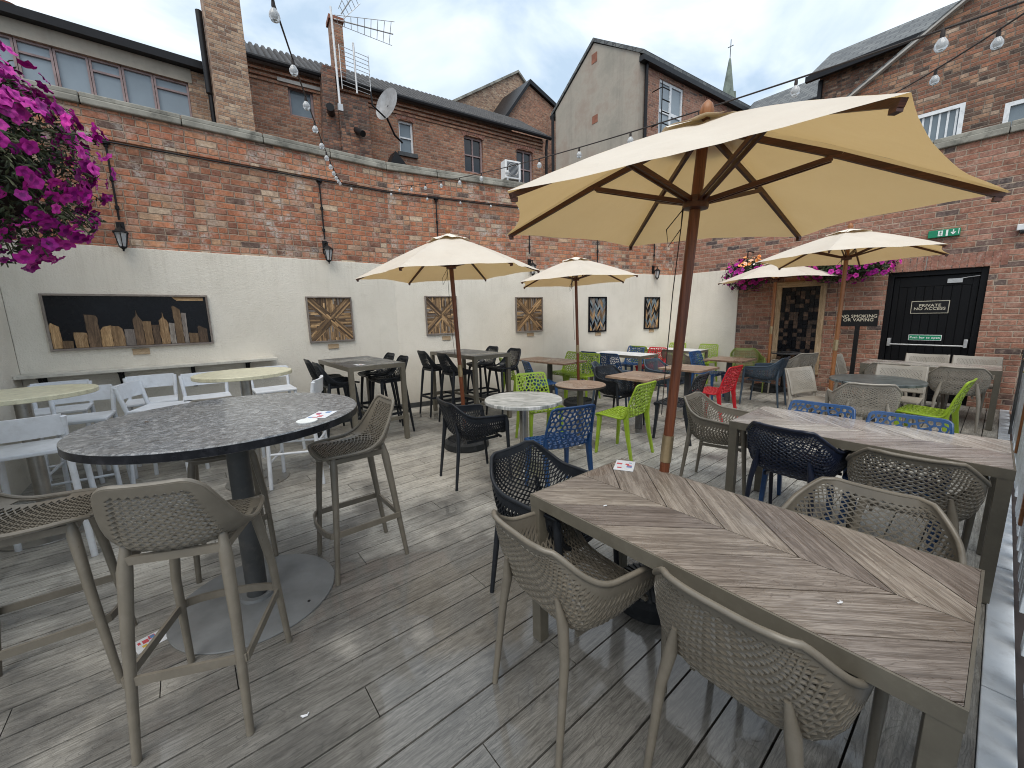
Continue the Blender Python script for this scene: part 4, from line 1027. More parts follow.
q = [V((x.x, x.y, 3.525)) for x in p]; b.tube(q, .010, 8, 'gutter')
for Yp, z0 in ((-.40, 2.72), (1.78, 2.72), (3.66, 2.5), (5.82, 2.72), (8.05, 2.6), (10.55, 2.72)):
    a, _ = onwall(Yp, 3.5, -.02); b.tube([(a.x, a.y, 3.525), (a.x, a.y, z0)], .010, 8, 'gutter')
    for z in (3.5, 3.15, 2.85): b.lathe([(.02, -.02), (.02, .02)], 8, (a.x, a.y, z), 'gutter')
    b.lathe([(.04, -.018), (.04, .018)], 12, (a.x + .005, a.y, 3.525), 'gutter')
tag(b.build('cable_conduit', smooth=True), 'thin black cable conduit with drops running along the top of the brick wall', 'conduit')
# ------------------------------------------------------------------ buildings behind the walls
def holed(b, F, u0, u1, z0, z1, holes, th, mat):
    us = sorted({u0, u1, *[h[0] for h in holes], *[h[1] for h in holes]}); zs = sorted({z0, z1, *[h[2] for h in holes], *[h[3] for h in holes]})
    for a, c in zip(us[:-1], us[1:]):
        run = None
        for e, g in list(zip(zs[:-1], zs[1:])) + [(None, None)]:
            solid = e is not None and not any(h[0] <= a and c <= h[1] and h[2] <= e and g <= h[3] for h in holes)
            if solid: run = (run[0], g) if run else (e, g)
            elif run:
                b.quadstrip([[F(a, run[0], 0), F(c, run[0], 0), F(c, run[0], -th), F(a, run[0], -th)], [F(a, run[1], 0), F(c, run[1], 0), F(c, run[1], -th), F(a, run[1], -th)]], mat=mat); run = None
def win(t, F, u0, u1, z0, z1, nu, nz, frame, glass, fw=.05, dep=.09, trans=None, sill=None, bars=.03):
    """window part with its glass as a sub-part; F(u,z,d)"""
    def bx(b, a, c, e, g, d0, d1, mat):
        b.quadstrip([[F(a, e, d0), F(c, e, d0), F(c, e, d1), F(a, e, d1)], [F(a, g, d0), F(c, g, d0), F(c, g, d1), F(a, g, d1)]], mat=mat)
    b = MB(); d0, d1 = -dep, -dep + .05
    bx(b, u0, u1, z1 - fw, z1, d0, d1, frame); bx(b, u0, u1, z0, z0 + fw, d0, d1, frame); bx(b, u0, u0 + fw, z0 + fw, z1 - fw, d0, d1, frame); bx(b, u1 - fw, u1, z0 + fw, z1 - fw, d0, d1, frame)
    for i in range(1, nu):
        u = u0 + (u1 - u0) * i / nu; bx(b, u - bars / 2, u + bars / 2, z0 + fw, z1 - fw, d0 + .002, d1 - .002, frame)
    for tr in (trans or []):
        a, c, zz = tr; bx(b, a + .001, c - .001, zz - bars / 2, zz + bars / 2, d0 + .004, d1 - .004, frame)
    if sill: bx(b, u0 - .06, u1 + .06, z0 - .09, z0 - .002, -dep, .06, sill)
    w = b.build('window', t)
    b = MB(); bx(b, u0 + fw * .5, u1 - fw * .5, z0 + fw * .5, z1 - fw * .5, d0 - .02, d0 + .012, glass); b.build('pane', w)
    return w
# long buff brick building, far left
t = thing('rear_workshop', 'pale brick building with a long pink framed window strip and flat black gutter', 'building', (-10, 0, 0))
F = lambda u, z, d: V((d, u, z))
b = MB(); holed(b, F, -6, .99, -.4, 6.12, [(-3.2, .64, 5.30, 5.90)], .3, 'brick_pale')
b.box(-5, -.302, -6, .98, 5.9, 6.1, 'brick_pale'); b.build('wall', t)
b = MB(); b.box(-.02, .012, -6, .70, 5.902, 6.13, 'gable'); b.build('fascia', t)
us = [-3.2, -2.4, -1.9, -1.45, -1.05, -.65, -.26, .15, .64]
for i, (a, c) in enumerate(zip(us[:-1], us[1:])): win(t, F, a + .004, c - .004, 5.302, 5.898, 1, 1, 'pink_frame', 'glass_pale', .028, .10, [(a + .03, c - .03, 5.72)] if i % 2 == 1 else None)
b = MB(); b.box(-5, .16, -6, .995, 6.132, 6.20, 'gutter'); b.box(.02, .14, -6, .93, 6.201, 6.27, 'gutter'); b.tube([(.06, .93, 6.2), (.05, .96, 6.0), (.05, .96, 5.0)], .045, 10, 'gutter'); b.build('roof_edge', t)
b = MB(); b.lathe([(.13, 0), (.11, .3), (.13, .34)], 16, (-.5, -1.5, 6.201), 'terracotta'); b.build('chimney_pot', t, True)
t = thing('tall_chimney', 'tall square buff brick chimney rising out of the picture above the wall', 'chimney', (-9.2, 1.24, 0))
b = MB(); b.box(-.45, 0, -.28, .26, -.4, 9.6, 'brick_pale'); b.build('stack', t)
b = MB(); b.box(-.5, .05, -.33, .31, 9.602, 9.8, 'stone'); b.build('cap', t)
b = MB(); b.tube([(-.3, -.34, 5.6), (-.3, -.34, 6.9)], .05, 10, 'gutter'); b.build('downpipe', t, True)
# long brick house with pantile roof
kx = .118; yaw = math.atan(kx)
def onB2(Yp, Zp):
    m = Yp / -10; x = (-10 - kx * 1.5) / (1 - kx * m); s = x / -10; return (m * x - 1.5) / cos(yaw), 1.55 + (Zp - 1.55) * s
t = thing('long_brick_house', 'long brown brick house with a pantiled roof and sash windows behind the wall', 'house', (-10, 1.5, 0), -yaw)
b = MB(); ws = []
for (a, c, e, g) in ((2.31, 2.80, 5.82, 6.42), (4.73, 5.12, 5.63, 6.40), (6.63, 7.27, 5.55, 6.52), (8.52, 9.2, 5.5, 6.60)):
    p0, q0 = onB2(a, e); p1, q1 = onB2(c, g); ws.append((p0, p1, q0, q1))
holed(b, F, 0, 7.35, -.4, 6.60, ws, .3, 'brick_far'); b.box(-4.5, -.302, 0.01, 7.34, -.4, 6.5, 'brick_far')
b.build('wall', t)
b = MB()
for z in (6.30, 6.38, 6.47): b.box(.002, .03 + (z - 6.3) * .2, .002, 7.34, z, z + .045, 'brick_far')
b.build('corbel', t)
for i, (a, c, e, g) in enumerate(ws):
    win(t, F, a, c, e, g, 2 if i > 1 else 1, 1, 'pink_frame' if i != 1 else 'white_paint', 'glass_dark' if i > 1 else 'glass', .045, .12, [(a + .02, c - .02, (e + g) / 2)] if i else None, 'dark_pole' if i == 1 else None)
    if i:
        b = MB(); n = 11
        for q in range(n):
            an = radians(118 - q * 56 / (n - 1)); cx, cz, R = (a + c) / 2, g - (c - a) * .95, (c - a) * 1.02
            b.beam((.004, cx + R * cos(an), cz + R * sin(an)), (.004, cx + (R + .2) * cos(an), cz + (R + .2) * sin(an)), .05, .012, 'soldier', up=(1, 0, 0))
        b.build('window_arch', t)
b = MB(); b.box(.003, .06, ws[0][0] - .18, ws[0][1] + .2, ws[0][3] + .005, ws[0][3] + .07, 'lead'); b.build('lintel', t)
b = MB(); n = 62
for i in range(n):                                    # pantile ribs running down the slope
    y = .0 + 7.45 * i / n; rr = []
    b.quadstrip([[V((.16 - 1.55 * s, y + dy, 6.62 + 1.02 * s + dz)) for dy, dz in ((0, 0), (.03, .05), (.075, .05), (.10, 0), (.12, -.005), (.12, -.05), (0, -.05))] for s in (0, .2, .2001, .4, .4001, .6, .6001, .8, .8001, 1)], mat='tile')
b.box(-3.2, -1.36, 0, 7.44, 7.5, 7.62, 'tile'); b.build('roof', t)
b = MB(); b.tube([(.2, -.02, 6.60), (.2, 7.5, 6.58)], .05, 8, 'gutter'); b.tube([(.12, 7.42, 6.55), (.08, 7.42, 6.3), (.08, 7.42, 4.2)], .04, 8, 'gutter'); b.build('gutter', t, True)
ch = thing('chimney_breast', 'sooty crumbling brick chimney breast with thin red brick stack on the long house', 'chimney', (-9.86, 3.3, 0), -yaw)
b = MB(); b.box(-.1, .45, -.12, .50, -.4, 6.25, 'brick_soot'); b.quadstrip([[V((x, y, z)) for x, y in ((-.1, y0), (.4, y0), (.4, y1), (-.1, y1))] for z, y0, y1 in ((5.0, -.50, -.125), (5.9, -.42, -.125), (6.6, -.38, -.125))], mat='brick_soot'); b.box(-.08, .38, -.36, .10, 6.602, 6.75, 'brick_soot'); b.build('breast', ch)
b = MB(); b.box(-.02, .26, -.10, .14, 6.752, 7.72, 'brick_far'); b.box(-.05, .29, -.13, .17, 7.722, 7.80, 'terracotta'); b.build('stack', ch)
b = MB(); b.tube([(.38, -.26, 5.85), (.72, -.34, 5.82)], .075, 12, 'gutter'); b.build('flue_pipe', ch, True)
b = MB(); b.tube([(.4, .20, 5.62), (.7, .28, 5.45)], .065, 12, 'gutter'); b.build('flue_pipe', ch, True)
# aerials and dish
def aerial(label, loc, dirv, n, L, w0, w1, name='tv_aerial'):
    t = thing(name, label, 'aerial', loc); b = MB(); d = V(dirv).normalized(); s = d.cross(V((0, 0, 1))).normalized()
    b.tube([(0, 0, 0), d * L], .012, 6, 'alu'); b.build('boom', t)
    b = MB()
    for i in range(n):
        p = d * (L * (i + .5) / n); w = w0 + (w1 - w0) * i / n; b.tube([p - s * w, p + s * w], .006, 5, 'alu')
    for q in (-1, 1): b.tube([s * w0 * q, d * L + s * w1 * q], .006, 5, 'alu')
    b.build('elements', t); return t
mp = thing('aerial_mast', 'thin white aerial mast strapped to the sooty chimney', 'mast', (-9.3, 3.12, 0)); b = MB(); b.tube([(0, 0, 5.9), (0, -.02, 7.75)], .022, 8, 'white_paint'); b.build('pole', mp)
b = MB(); b.box(-.03, .03, -.05, .05, 5.85, 5.98, 'alu'); b.build('clamp', mp)
aerial('fan shaped log periodic aerial at the top of the mast', (-9.3, 3.15, 7.55), (.35, 1, -.05), 9, 1.15, .12, .38)
aerial('small aerial with upright rods beside the top of the chimney stack', (-9.3, 3.3, 7.7), (.3, .4, .6), 5, .5, .14, .3)
t = thing('grid_aerial', 'upright grid aerial half way up the mast', 'aerial', (-9.25, 3.45, 6.35)); b = MB()
for i in range(10): b.tube([(0, -.28 + .02 * (i % 2), i * .08), (.05, .32, i * .08 - .05)], .006, 5, 'alu')
for y in (-.28, .02, .32): b.tube([(.03, y, -.1), (.03, y, .85 if y == .02 else .72)], .009 if y != .02 else .02, 6, 'alu')
b.build('grid', t)
t = thing('satellite_dish', 'grey satellite dish on a bracket beside the sooty chimney', 'satellite dish', (-9.25, 4.02, 6.0))
Td = Matrix.Translation((.25, 0, .12)) @ Matrix.Rotation(radians(-72), 4, 'Z') @ Matrix.Rotation(radians(78), 4, 'Y')
b = MB(); b.lathe([(.001, -.05), (.12, -.045), (.24, -.025), (.33, .012), (.335, .018), (.24, -.012), (.12, -.032), (.001, -.037)], 36, mat='alu', T=Td); b.build('reflector', t, True)
b = MB(); b.tube([Td @ V((0, 0, -.05)), (.1, 0, .0), (0, .25, -.35), (-.05, .45, -.45)], .022, 8, 'black_metal'); b.tube([Td @ V((.30, 0, 0)), Td @ V((.25, 0, .35)), Td @ V((.02, 0, .42))], .018, 8, 'black_metal'); b.build('arm', t, True)
t = thing('dark_vent_cowl', 'small black pitched roof vent behind the wall coping', 'vent', (-9.3, 4.32, 5.0)); b = MB()
b.prism([(-.4, -.3), (.55, -.35), (-.1, .28)], -.15, .15, lambda x, y, d: V((d, x, y)), 'gutter'); b.build('cowl', t)
# air conditioner
p, rz = wallpt(5.45, 4.36); t = thing('air_conditioner', 'white outdoor air conditioning unit standing on the wall coping', 'air conditioner', (p.x - .12, p.y, 3.99), rz)
b = MB(); b.box(-.14, .14, -.235, .235, .06, .52, 'white_plastic'); b.build('casing', t, bevel=.012)
b = MB(); b.box(.141, .150, -.18, .16, .11, .47, 'glass_dark')
for i in range(12): b.box(.150, .158, -.18, .16, .118 + i * .029, .125 + i * .029, 'alu')
b.tube([(.162, -.01 + .15 * cos(2 * pi * q / 24), .29 + .15 * sin(2 * pi * q / 24)) for q in range(24)], .006, 6, 'alu', closed=True); b.build('fan_grille', t)
b = MB(); b.box(-.14, .16, -.2, -.16, .0, .058, 'alu'); b.box(-.14, .16, .16, .2, .0, .058, 'alu'); b.build('feet', t); t.scale = (.68, .68, .68)
# rendered gable house
t = thing('rendered_gable_house', 'tall house with a stained grey rendered gable and brick side wall with white window', 'house', (-9.45, 14, 0), -radians(5.4))
def gable(b, u0, u1, um, z0, ze, zp, F, th, mat):
    b.prism([(u0, z0), (u1, z0), (u1, ze), (um, zp), (u0, ze)], 0, th, F, mat)
b = MB(); Fg = lambda x, z, d: V((x, d, z)); b.prism([(-4.7, -.4), (0, -.4), (0, 10.80), (-2.3, 12.28), (-4.7, 10.72)], 0, .3, Fg, 'gable'); b.build('gable_wall', t)
b = MB(); Fs = lambda u, z, d: V((d - .002, u, z)); hs = [(1.18, 2.72, 8.35, 10.32)]; holed(b, Fs, .302, 9, -.4, 10.72, hs, .3, 'brick_back'); b.box(-4.69, -.31, 9, 9.3, -.4, 10.7, 'brick_back'); b.build('side_wall', t)
win(t, Fs, 1.18, 2.72, 8.35, 10.32, 2, 1, 'white_paint', 'glass_pale', .1, .1, [(1.25, 2.65, 9.25)], None, .12)
for (a, c, g) in ((1.18, 2.72, 10.33), (4.3, 5.8, 10.15)):
    b = MB(); n = 15
    for q in range(n):
        an = radians(116 - q * 52 / (n - 1)); R = (c - a) * 1.1; cx, cz = (a + c) / 2, g - R * .86
        b.beam((.004, cx + R * cos(an), cz + R * sin(an)), (.004, cx + (R + .28) * cos(an), cz + (R + .28) * sin(an)), .09, .02, 'soldier', up=(1, 0, 0))
    b.build('window_arch', t)
b = MB(); b.prism([(.22, 10.66), (-2.3, 12.32), (-4.95, 10.60), (-4.95, 10.72), (-2.3, 12.46), (.22, 10.80)], -.06, 9.4, Fg, 'slate'); b.build('roof', t)
b = MB(); b.box(.02, .24, -.05, 9.3, 10.48, 10.655, 'gutter'); b.tube([(.09, .3, 10.5), (.09, .3, 4)], .06, 8, 'gutter'); b.tube([(-4.78, -.1, 10.5), (-4.78, -.1, 4)], .07, 8, 'gutter'); b.box(-4.95, -4.7, -.12, 9, 10.46, 10.6, 'gutter'); b.build('gutter', t)
b = MB(); b.box(-2.42, -2.12, -.012, -.002, 11.55, 11.9, 'terracotta'); b.box(-2.35, -2.05, -.012, -.002, 9.3, 9.6, 'terracotta'); b.build('vent', t)
b = MB()
for z in (8.5, 8.9, 9.3, 9.7): b.tube([(.45, .75, z), (.45, 1.2, z)], .02, 6, 'black_metal')
b.tube([(.45, .75, 8.1), (.45, .75, 9.9)], .02, 6, 'black_metal'); b.tube([(.02, .75, 8.5), (.45, .75, 8.5)], .02, 6, 'black_metal'); b.tube([(.02, .75, 9.7), (.45, .75, 9.7)], .02, 6, 'black_metal'); b.build('fire_escape', t)
# two brick gables
t = thing('brick_gable_house', 'brown brick gable end standing furthest behind the pantiled roof', 'house', (-18, 15.3, 0))
b = MB(); Fx = lambda y, z, d: V((d, y, z)); b.prism([(-5, -.4), (2.6, -.4), (2.6, 12.6), (.2, 14.3), (-5, 11.0)], -4, 0, Fx, 'brick_pale'); b.build('wall', t)
b = MB(); b.prism([(2.75, 12.62), (.2, 14.42), (-5.15, 11.02), (-5.15, 10.9), (.2, 14.3), (2.75, 12.5)], -4, .12, Fx, 'stone'); b.build('roof_verge', t)
t = thing('dark_gable_house', 'narrow sooty red brick gable with a black verge next to the rendered house', 'house', (-16, 14.4, 0))
b = MB(); holed(b, lambda u, z, d: V((d, u, z)), -2.0, 3.0, -.4, 10.2, [(-1.0, -.2, 9.3, 10.2)], .3, 'brick_far'); b.prism([(-2.0, 10.202), (3.0, 10.202), (3.0, 11.7), (.1, 12.6), (-1.2, 10.9)], -.3, 0, Fx, 'brick_far'); b.build('wall', t)
win(t, lambda u, z, d: V((d, u, z)), -1.0, -.2, 9.3, 10.19, 1, 1, 'dark_pole', 'glass_dark')
b = MB(); b.prism([(3.1, 11.68), (.1, 12.62), (-2.2, 9.7), (-2.2, 9.9), (.1, 12.82), (3.1, 11.86)], -3, .14, Fx, 'gutter'); b.build('roof_verge', t)
# right-hand gable above the door wall
t = thing('tall_brick_house', 'tall mottled brick house with sloping pale verge and white windows above the door wall', 'house', (0, 9.9, 0))
Fy = lambda x, z, d: V((x, -d, z)); zt = lambda x: 5.15 + .63 * (x + 2.45)
b = MB(); ws = [(-1.42, -.77, 4.08, 4.68), (-.36, .35, 4.12, 4.50)]
M['brick_tall'] = brick('mottled_brown_brick', [(0, (.05, .035, .03)), (.2, (.12, .065, .045)), (.45, (.22, .09, .055)), (.7, (.30, .13, .075)), (.88, (.36, .2, .12)), (1, (.42, .32, .24))], mortar=(.24, .19, .15), L=.19, Hh=.060, mw=.010, dirt=.4, seed=21, header=True)
holed(b, Fy, -2.45, 3.2, -.4, 5.15, ws, .3, 'brick_tall'); b.prism([(-2.449, 5.152), (3.2, 5.152), (3.2, zt(3.2))], 0, -.3, Fy, 'brick_tall'); b.build('wall', t)
b = MB(); b.beam((-2.6, -.05, zt(-2.6) + .02), (3.3, -.05, zt(3.3) + .02), .10, .03, 'lead', up=(-.5, 0, .8)); b.build('verge', t)
b = MB(); b.prism([(-2.7, zt(-2.7) + .05), (3.3, zt(3.3) + .05), (3.3, zt(3.3) + .12), (-2.7, zt(-2.7) + .12)], 0, -2.5, Fy, 'slate'); b.build('roof', t)
win(t, Fy, -1.42, -.77, 4.08, 4.68, 1, 1, 'white_paint', 'glass', .055, .05)
b = MB()
for i in range(6): b.box(-1.34 + i * .095, -1.315 + i * .095, .028, .036, 4.13, 4.63, 'white_paint')
b.build('blind', t)
win(t, Fy, -.36, .35, 4.12, 4.50, 1, 1, 'white_paint', 'glass', .055, .05)
# slate roofed house behind
t = thing('slate_roof_house', 'brick house with a mossy grey slate roof and black gutter, upper right', 'house', (0, 15, 0))
b = MB(); b.box(-4.14, 3.5, 0, .3, -.4, 8.08, 'brick_tall'); b.box(-4.14, -3.84, .302, 5, -.4, 8.0, 'brick_tall'); b.build('wall', t)
b = MB(); b.prism([(-.28, 8.10), (1.6, 9.33), (3.6, 8.1), (3.6, 7.98), (1.6, 9.2), (-.28, 7.98)], -4.35, 3.6, lambda y, z, d: V((d, y, z)), 'slate'); b.build('roof', t)
b = MB(); b.box(-4.4, 3.5, -.36, -.24, 7.93, 8.07, 'gutter'); b.tube([(-4.1, -.06, 7.95), (-4.1, -.06, 5)], .06, 8, 'gutter'); b.build('gutter', t)
t = thing('low_slate_house', 'lower brick house with grey slate roof beyond the gutter of the upper right house', 'house', (0, 20, 0))
b = MB(); b.box(-8.4, 0, 0, .3, -.4, 9.5, 'brick_tall'); b.build('wall', t)
b = MB(); b.prism([(-.3, 9.5), (2.0, 11.15), (4, 9.6), (4, 9.45), (2.0, 11.0), (-.3, 9.35)], -8.6, 2, lambda y, z, d: V((d, y, z)), 'slate'); b.build('roof', t)
b = MB(); b.box(-8.6, 0, -.42, -.28, 9.28, 9.42, 'gutter'); b.build('gutter', t)
t = thing('church_spire', 'distant thin grey green church spire with a cross', 'church spire', (-26.8, 60, 0))
b = MB(); b.lathe([(1.25, -.4), (1.25, 27.5), (1.0, 28.2), (.16, 34.0), (.05, 34.3)], 8, mat='spire')
for k in range(4):
    a = pi / 4 + k * pi / 2; b.prism([(-.25, 29.2), (.25, 29.2), (0, 30.3)], .55, 1.0, lambda x, z, d: Matrix.Rotation(a, 4, 'Z') @ V((d, x, z)), 'spire')
b.build('steeple', t)
b = MB(); b.tube([(0, 0, 34.2), (0, 0, 36.4)], .05, 6, 'dark_pole'); b.tube([(-.35, 0, 35.6), (.35, 0, 35.6)], .05, 6, 'dark_pole'); b.build('cross', t)

# ------------------------------------------------------------------ flower baskets
def petunia(b, c, n, r, mat, rnd, tint):
    n = n.normalized(); a = n.orthogonal().normalized(); d = n.cross(a); ph = rnd.uniform(0, 6); c0 = b.add([c - n * r * .35]); K = 15
    ring = b.add([c + (a * cos(2 * pi * k / K + ph) + d * sin(2 * pi * k / K + ph)) * r * .42 for k in range(K)])
    out = b.add([c + (a * cos(2 * pi * k / K + ph) + d * sin(2 * pi * k / K + ph)) * r * (1.08 if k % 3 == 1 else (.98 if k % 3 == 2 else .84)) + n * r * (.16 * sin(k * 2.1 + ph) - .05) for k in range(K)])
    for k in range(K):
        j = (k + 1) % K; b.face((c0, ring + k, ring + j), mat, max(0, tint - .35)); b.face((ring + k, out + k, out + j, ring + j), mat, min(1, max(0, tint + rnd.uniform(-.12, .12))))
def flowers(label, loc, rad, nl, nf, fr, seed, mats=('petal',), dens=None, group='hanging flower displays', ls=.03, chain=True, drop=None, extra=None):
    t = thing('flower_basket', label, 'flower basket', loc, 0, group); rnd = random.Random(seed)
    b = MB(); b.lathe([(.02, -.62 * rad[2]), (.4 * rad[0], -.52 * rad[2]), (.55 * rad[0], -.12 * rad[2]), (.56 * rad[0], -.08 * rad[2])], 20, mat='cocoa')
    if abs(rad[0] - rad[1]) > .05: b.v = [(x, y * rad[1] / rad[0], z) for x, y, z in b.v]
    b.build('basket', t, True)
    def pt(s, cen=False):
        u = V((rnd.gauss(0, 1), rnd.gauss(0, 1), rnd.gauss(0, 1))).normalized(); bump = 1 + .30 * noise.noise(u * 2.3 + V((seed, 0, 0))) + .22 * noise.noise(u * 5.5 + V((0, seed, 0)))
        return V((u.x * rad[0] * s * bump, u.y * rad[1] * s * bump, u.z * rad[2] * s * bump)), u
    b = MB()
    for i in range(nl):
        p, u = pt(rnd.uniform(.45, .99)); s = ls * rnd.uniform(.5, 1.2); n = (u + V((rnd.gauss(0, .7), rnd.gauss(0, .7), rnd.gauss(0, .7)))).normalized(); a = n.orthogonal().normalized(); a = (a * cos(i) + n.cross(a) * sin(i)); d = n.cross(a)
        ti = rnd.random() ** 1.3; k = b.add([p - a * s, p - d * s * .35, p + a * s, p + d * s * .35, p + n * s * .15]); b.face((k, k + 1, k + 4), 'leaf', ti); b.face((k + 1, k + 2, k + 4), 'leaf', ti); b.face((k + 2, k + 3, k + 4), 'leaf', ti); b.face((k + 3, k, k + 4), 'leaf', ti)
    for i in range(nl // 18):
        p, u = pt(.9); e = p + u * ls * 2.2 + V((0, 0, -ls)); b.tube([p, p.lerp(e, .5) + V((0, 0, ls * .3)), e], .0016, 4, 'leaf', tint=.8)
    o = b.build('foliage', t, fix=False); o['kind'] = 'stuff'
    b = MB(); i = 0; tries = 0
    while i < nf and tries < nf * 12:
        tries += 1; p, u = pt(rnd.uniform(.96, 1.1))
        if dens and rnd.random() > dens(p, u): continue
        n = (u + V((rnd.gauss(0, .35), rnd.gauss(0, .35), rnd.gauss(0, .3))) + V((0, 0, -.1))).normalized()
        petunia(b, p, n, fr * rnd.uniform(.75, 1.15), mats[0] if len(mats) == 1 or not extra or not extra(p) else mats[1], rnd, min(1, max(0, rnd.gauss(.45, .22)))); i += 1
    o = b.build('blossom', t, smooth=True, fix=False, angle=50); o['kind'] = 'stuff'
    if chain:
        b = MB()
        for k in range(3): b.tube([(.5 * rad[0] * cos(k * 2.1), .5 * rad[1] * sin(k * 2.1), -.05), (0, 0, .75)], .003, 5, 'black_metal')
        b.build('chain', t)
    return t
bk = V((-1.60, -.36, 1.965))
flowers('big hanging basket of magenta petunias close to the camera at the left edge', bk, (.215, .215, .245), 9000, 620, .0165, 4, dens=lambda p, u: (.25 + .95 * max(0, u.y * .9 + .25) + (.35 if u.z > .35 or u.z < -.55 else 0)) * (1 if noise.noise(p * 9) > -.18 else .15), ls=.011)
b = MB(); b.tube([(0, 0, 2.64), (0, 0, 2.74), (-.35, -.75, 2.86)], .012, 8, 'black_metal'); b.tube([(-.35, -.75, -.0), (-.35, -.75, 3.0)], .022, 10, 'black_metal'); b.lathe([(.14, 0), (.14, .012), (.03, .02)], 20, (-.35, -.75, 0), 'black_metal')
o = b.build('basket_stand', smooth=True); o.location = (bk.x, bk.y, 0); tag(o, 'slim black metal stand carrying the big petunia basket', 'stand')
flowers('round basket of magenta, white and orange flowers on the far brick wall', (-3.42, 8.98, 2.27), (.40, .26, .30), 2200, 170, .042, 9, mats=('petal', 'petal_orange'), extra=lambda p: p.z > .12 and p.x > -.05, ls=.04, chain=False)
flowers('wide trough of magenta flowers under the right parasol on the door wall', (-1.85, 8.98, 2.22), (.66, .25, .20), 2600, 210, .042, 10, ls=.04, chain=False)
for i, (x, z) in enumerate(((-3.42, 2.27), (-1.85, 2.22))):
    b = MB(); b.tube([(0, .29, .45), (0, .0, .45), (0, 0, .1)], .012, 8, 'black_metal'); b.tube([(0, .29, -.1), (0, .02, .02)], .01, 8, 'black_metal'); o = b.build('wall_bracket', smooth=True); o.location = (x, 8.98, z); tag(o, ('black bracket holding the round flower basket', 'black bracket holding the wide flower trough')[i], 'bracket')

# log end picture in a raw pine frame
t = thing('log_end_panel', 'tall dark panel of square log ends in a raw pine frame on the brick wall', 'wall art', (-2.53, YB, 1.19))
Fz = lambda x, y, d: V((x, -d, y)); w, h = .80, 1.76; b = MB()
for x0, x1, y0, y1 in ((-w / 2, w / 2, h / 2 - .1, h / 2), (-w / 2, w / 2, -h / 2, -h / 2 + .08), (-w / 2, -w / 2 + .09, -h / 2 + .08, h / 2 - .1), (w / 2 - .09, w / 2, -h / 2 + .08, h / 2 - .1)):
    b.prism([(x0, y0), (x1, y0), (x1, y1), (x0, y1)], .002, .06, Fz, 'frame_wood', .6, (lambda x, y: (x, y)) if x1 - x0 > y1 - y0 else (lambda x, y: (y, x)))
b.build('frame', t, bevel=.006)
b = MB(); b.box(-w / 2 + .05, w / 2 - .05, -.012, -.002, -h / 2 + .05, h / 2 - .05, 'dark_board'); b.build('backing', t)
b = MB(); rnd = random.Random(12); M['log_end'] = wood('dark_stained_log_ends', (.035, .022, .015), (.12, .07, .045), .6, (8, 8), .3, 1.2); nx, ny = 8, 20; cw, chh = (w - .18) / nx, (h - .18) / ny
for i in range(nx):
    for j in range(ny):
        x = -w / 2 + .09 + i * cw; y = -h / 2 + .08 + j * chh; dk = rnd.random() < .62; ox = rnd.uniform(0, 9)
        b.prism([(x + .002, y + .002), (x + cw - .002, y + .002), (x + cw - .002, y + chh - .002), (x + .002, y + chh - .002)], .012, rnd.uniform(.02, .055), Fz, 'dark_board' if dk else 'log_end', rnd.random(), lambda a, c: (a + ox, c + ox))
b.build('log_ends', t)
# ------------------------------------------------------------------ tables
rect_table('long oak chevron topped table in the foreground', -.615, 1.475, -.008, 1.33, .69, .745, 'table_wood', group='rectangular chevron topped tables', seed=5, pitch=.234)
rect_table('long bleached chevron topped table behind the foreground table', -.545, 3.40, .015, 1.33, .68, .745, 'table_grey', group='rectangular chevron topped tables', seed=8, pitch=.234)
rect_table('pale topped rectangular table in front of the black door', -.60, 7.97, 0, 1.33, .68, .75, 'table_grey', group='rectangular chevron topped tables', seed=9, pitch=.234)
rect_table('dark topped high table against the cream wall, nearer the white bar chairs', -5.42, 1.78, 0, 1.34, .70, 1.0, 'table_dark', group='dark topped high tables', foot=True, seed=10, name='high_table')
rect_table('dark topped high table behind the left parasol pole', -5.30, 3.44, 0, 1.30, .66, 1.0, 'table_dark', group='dark topped high tables', foot=True, seed=12, name='high_table')
rect_table('white topped table among blue and red chairs by the cream wall', -4.88, 6.93, 0, 1.22, .62, .74, 'white_paint', group='white topped tables near the far corner', planks=False, leg=.05)
rect_table('white topped table in the far corner of the yard', -4.58, 8.38, 0, 1.25, .60, .74, 'white_paint', group='white topped tables near the far corner', planks=False, leg=.05)
round_table('large round granite effect bar table on a black pole at the left', -2.525, .145, .615, 1.07, 'granite', .042, 'dark_pole', .052, 'plate', .40, edge='granite_edge', name='round_bar_table', baseh=.009)
round_table('round cream bar table at the left edge of the picture', -4.47, -.97, .40, 1.08, 'cream', .035, 'chrome', .045, 'chrome', .28, group='round cream bar tables', name='round_bar_table')
round_table('round cream bar table half hidden behind the large granite bar table', -4.52, .40, .40, 1.08, 'cream', .035, 'chrome', .045, 'chrome', .27, group='round cream bar tables', name='round_bar_table')
round_table('round table with streaky grey and white top on a steel pedestal', -2.93, 2.525, .385, .74, 'marble', .034, 'chrome', .042, 'chrome', .25)
round_table('small round table with glossy brown top beyond the blue web chair', -3.08, 3.545, .295, .74, 'table_brown', .028, 'frame', .036, 'chrome', .22, edge='cord')
round_table('round table with dark glossy marbled top among the light taupe chairs', -.85, 6.06, .42, .74, 'glass_top', .03, 'dark_pole', .04, 'plate', .26)
round_table('small dark brown table standing against the log end panel', -2.60, 8.92, .26, .74, 'table_dark', .025, 'black_metal', .035, 'black_metal', .2)
square_table('brown square pedestal table beside the black and lime chairs', -2.95, 4.58, 0, .62, .66, 'table_brown', seed=1)
square_table('brown square pedestal table crossed by the big parasol pole, next to the red chair', -2.88, 5.72, 0, .62, .62, 'table_brown', seed=2)
square_table('brown square pedestal table beside the dark blue armchair near the log panel', -2.90, 7.18, 0, .62, .62, 'table_brown', seed=3)
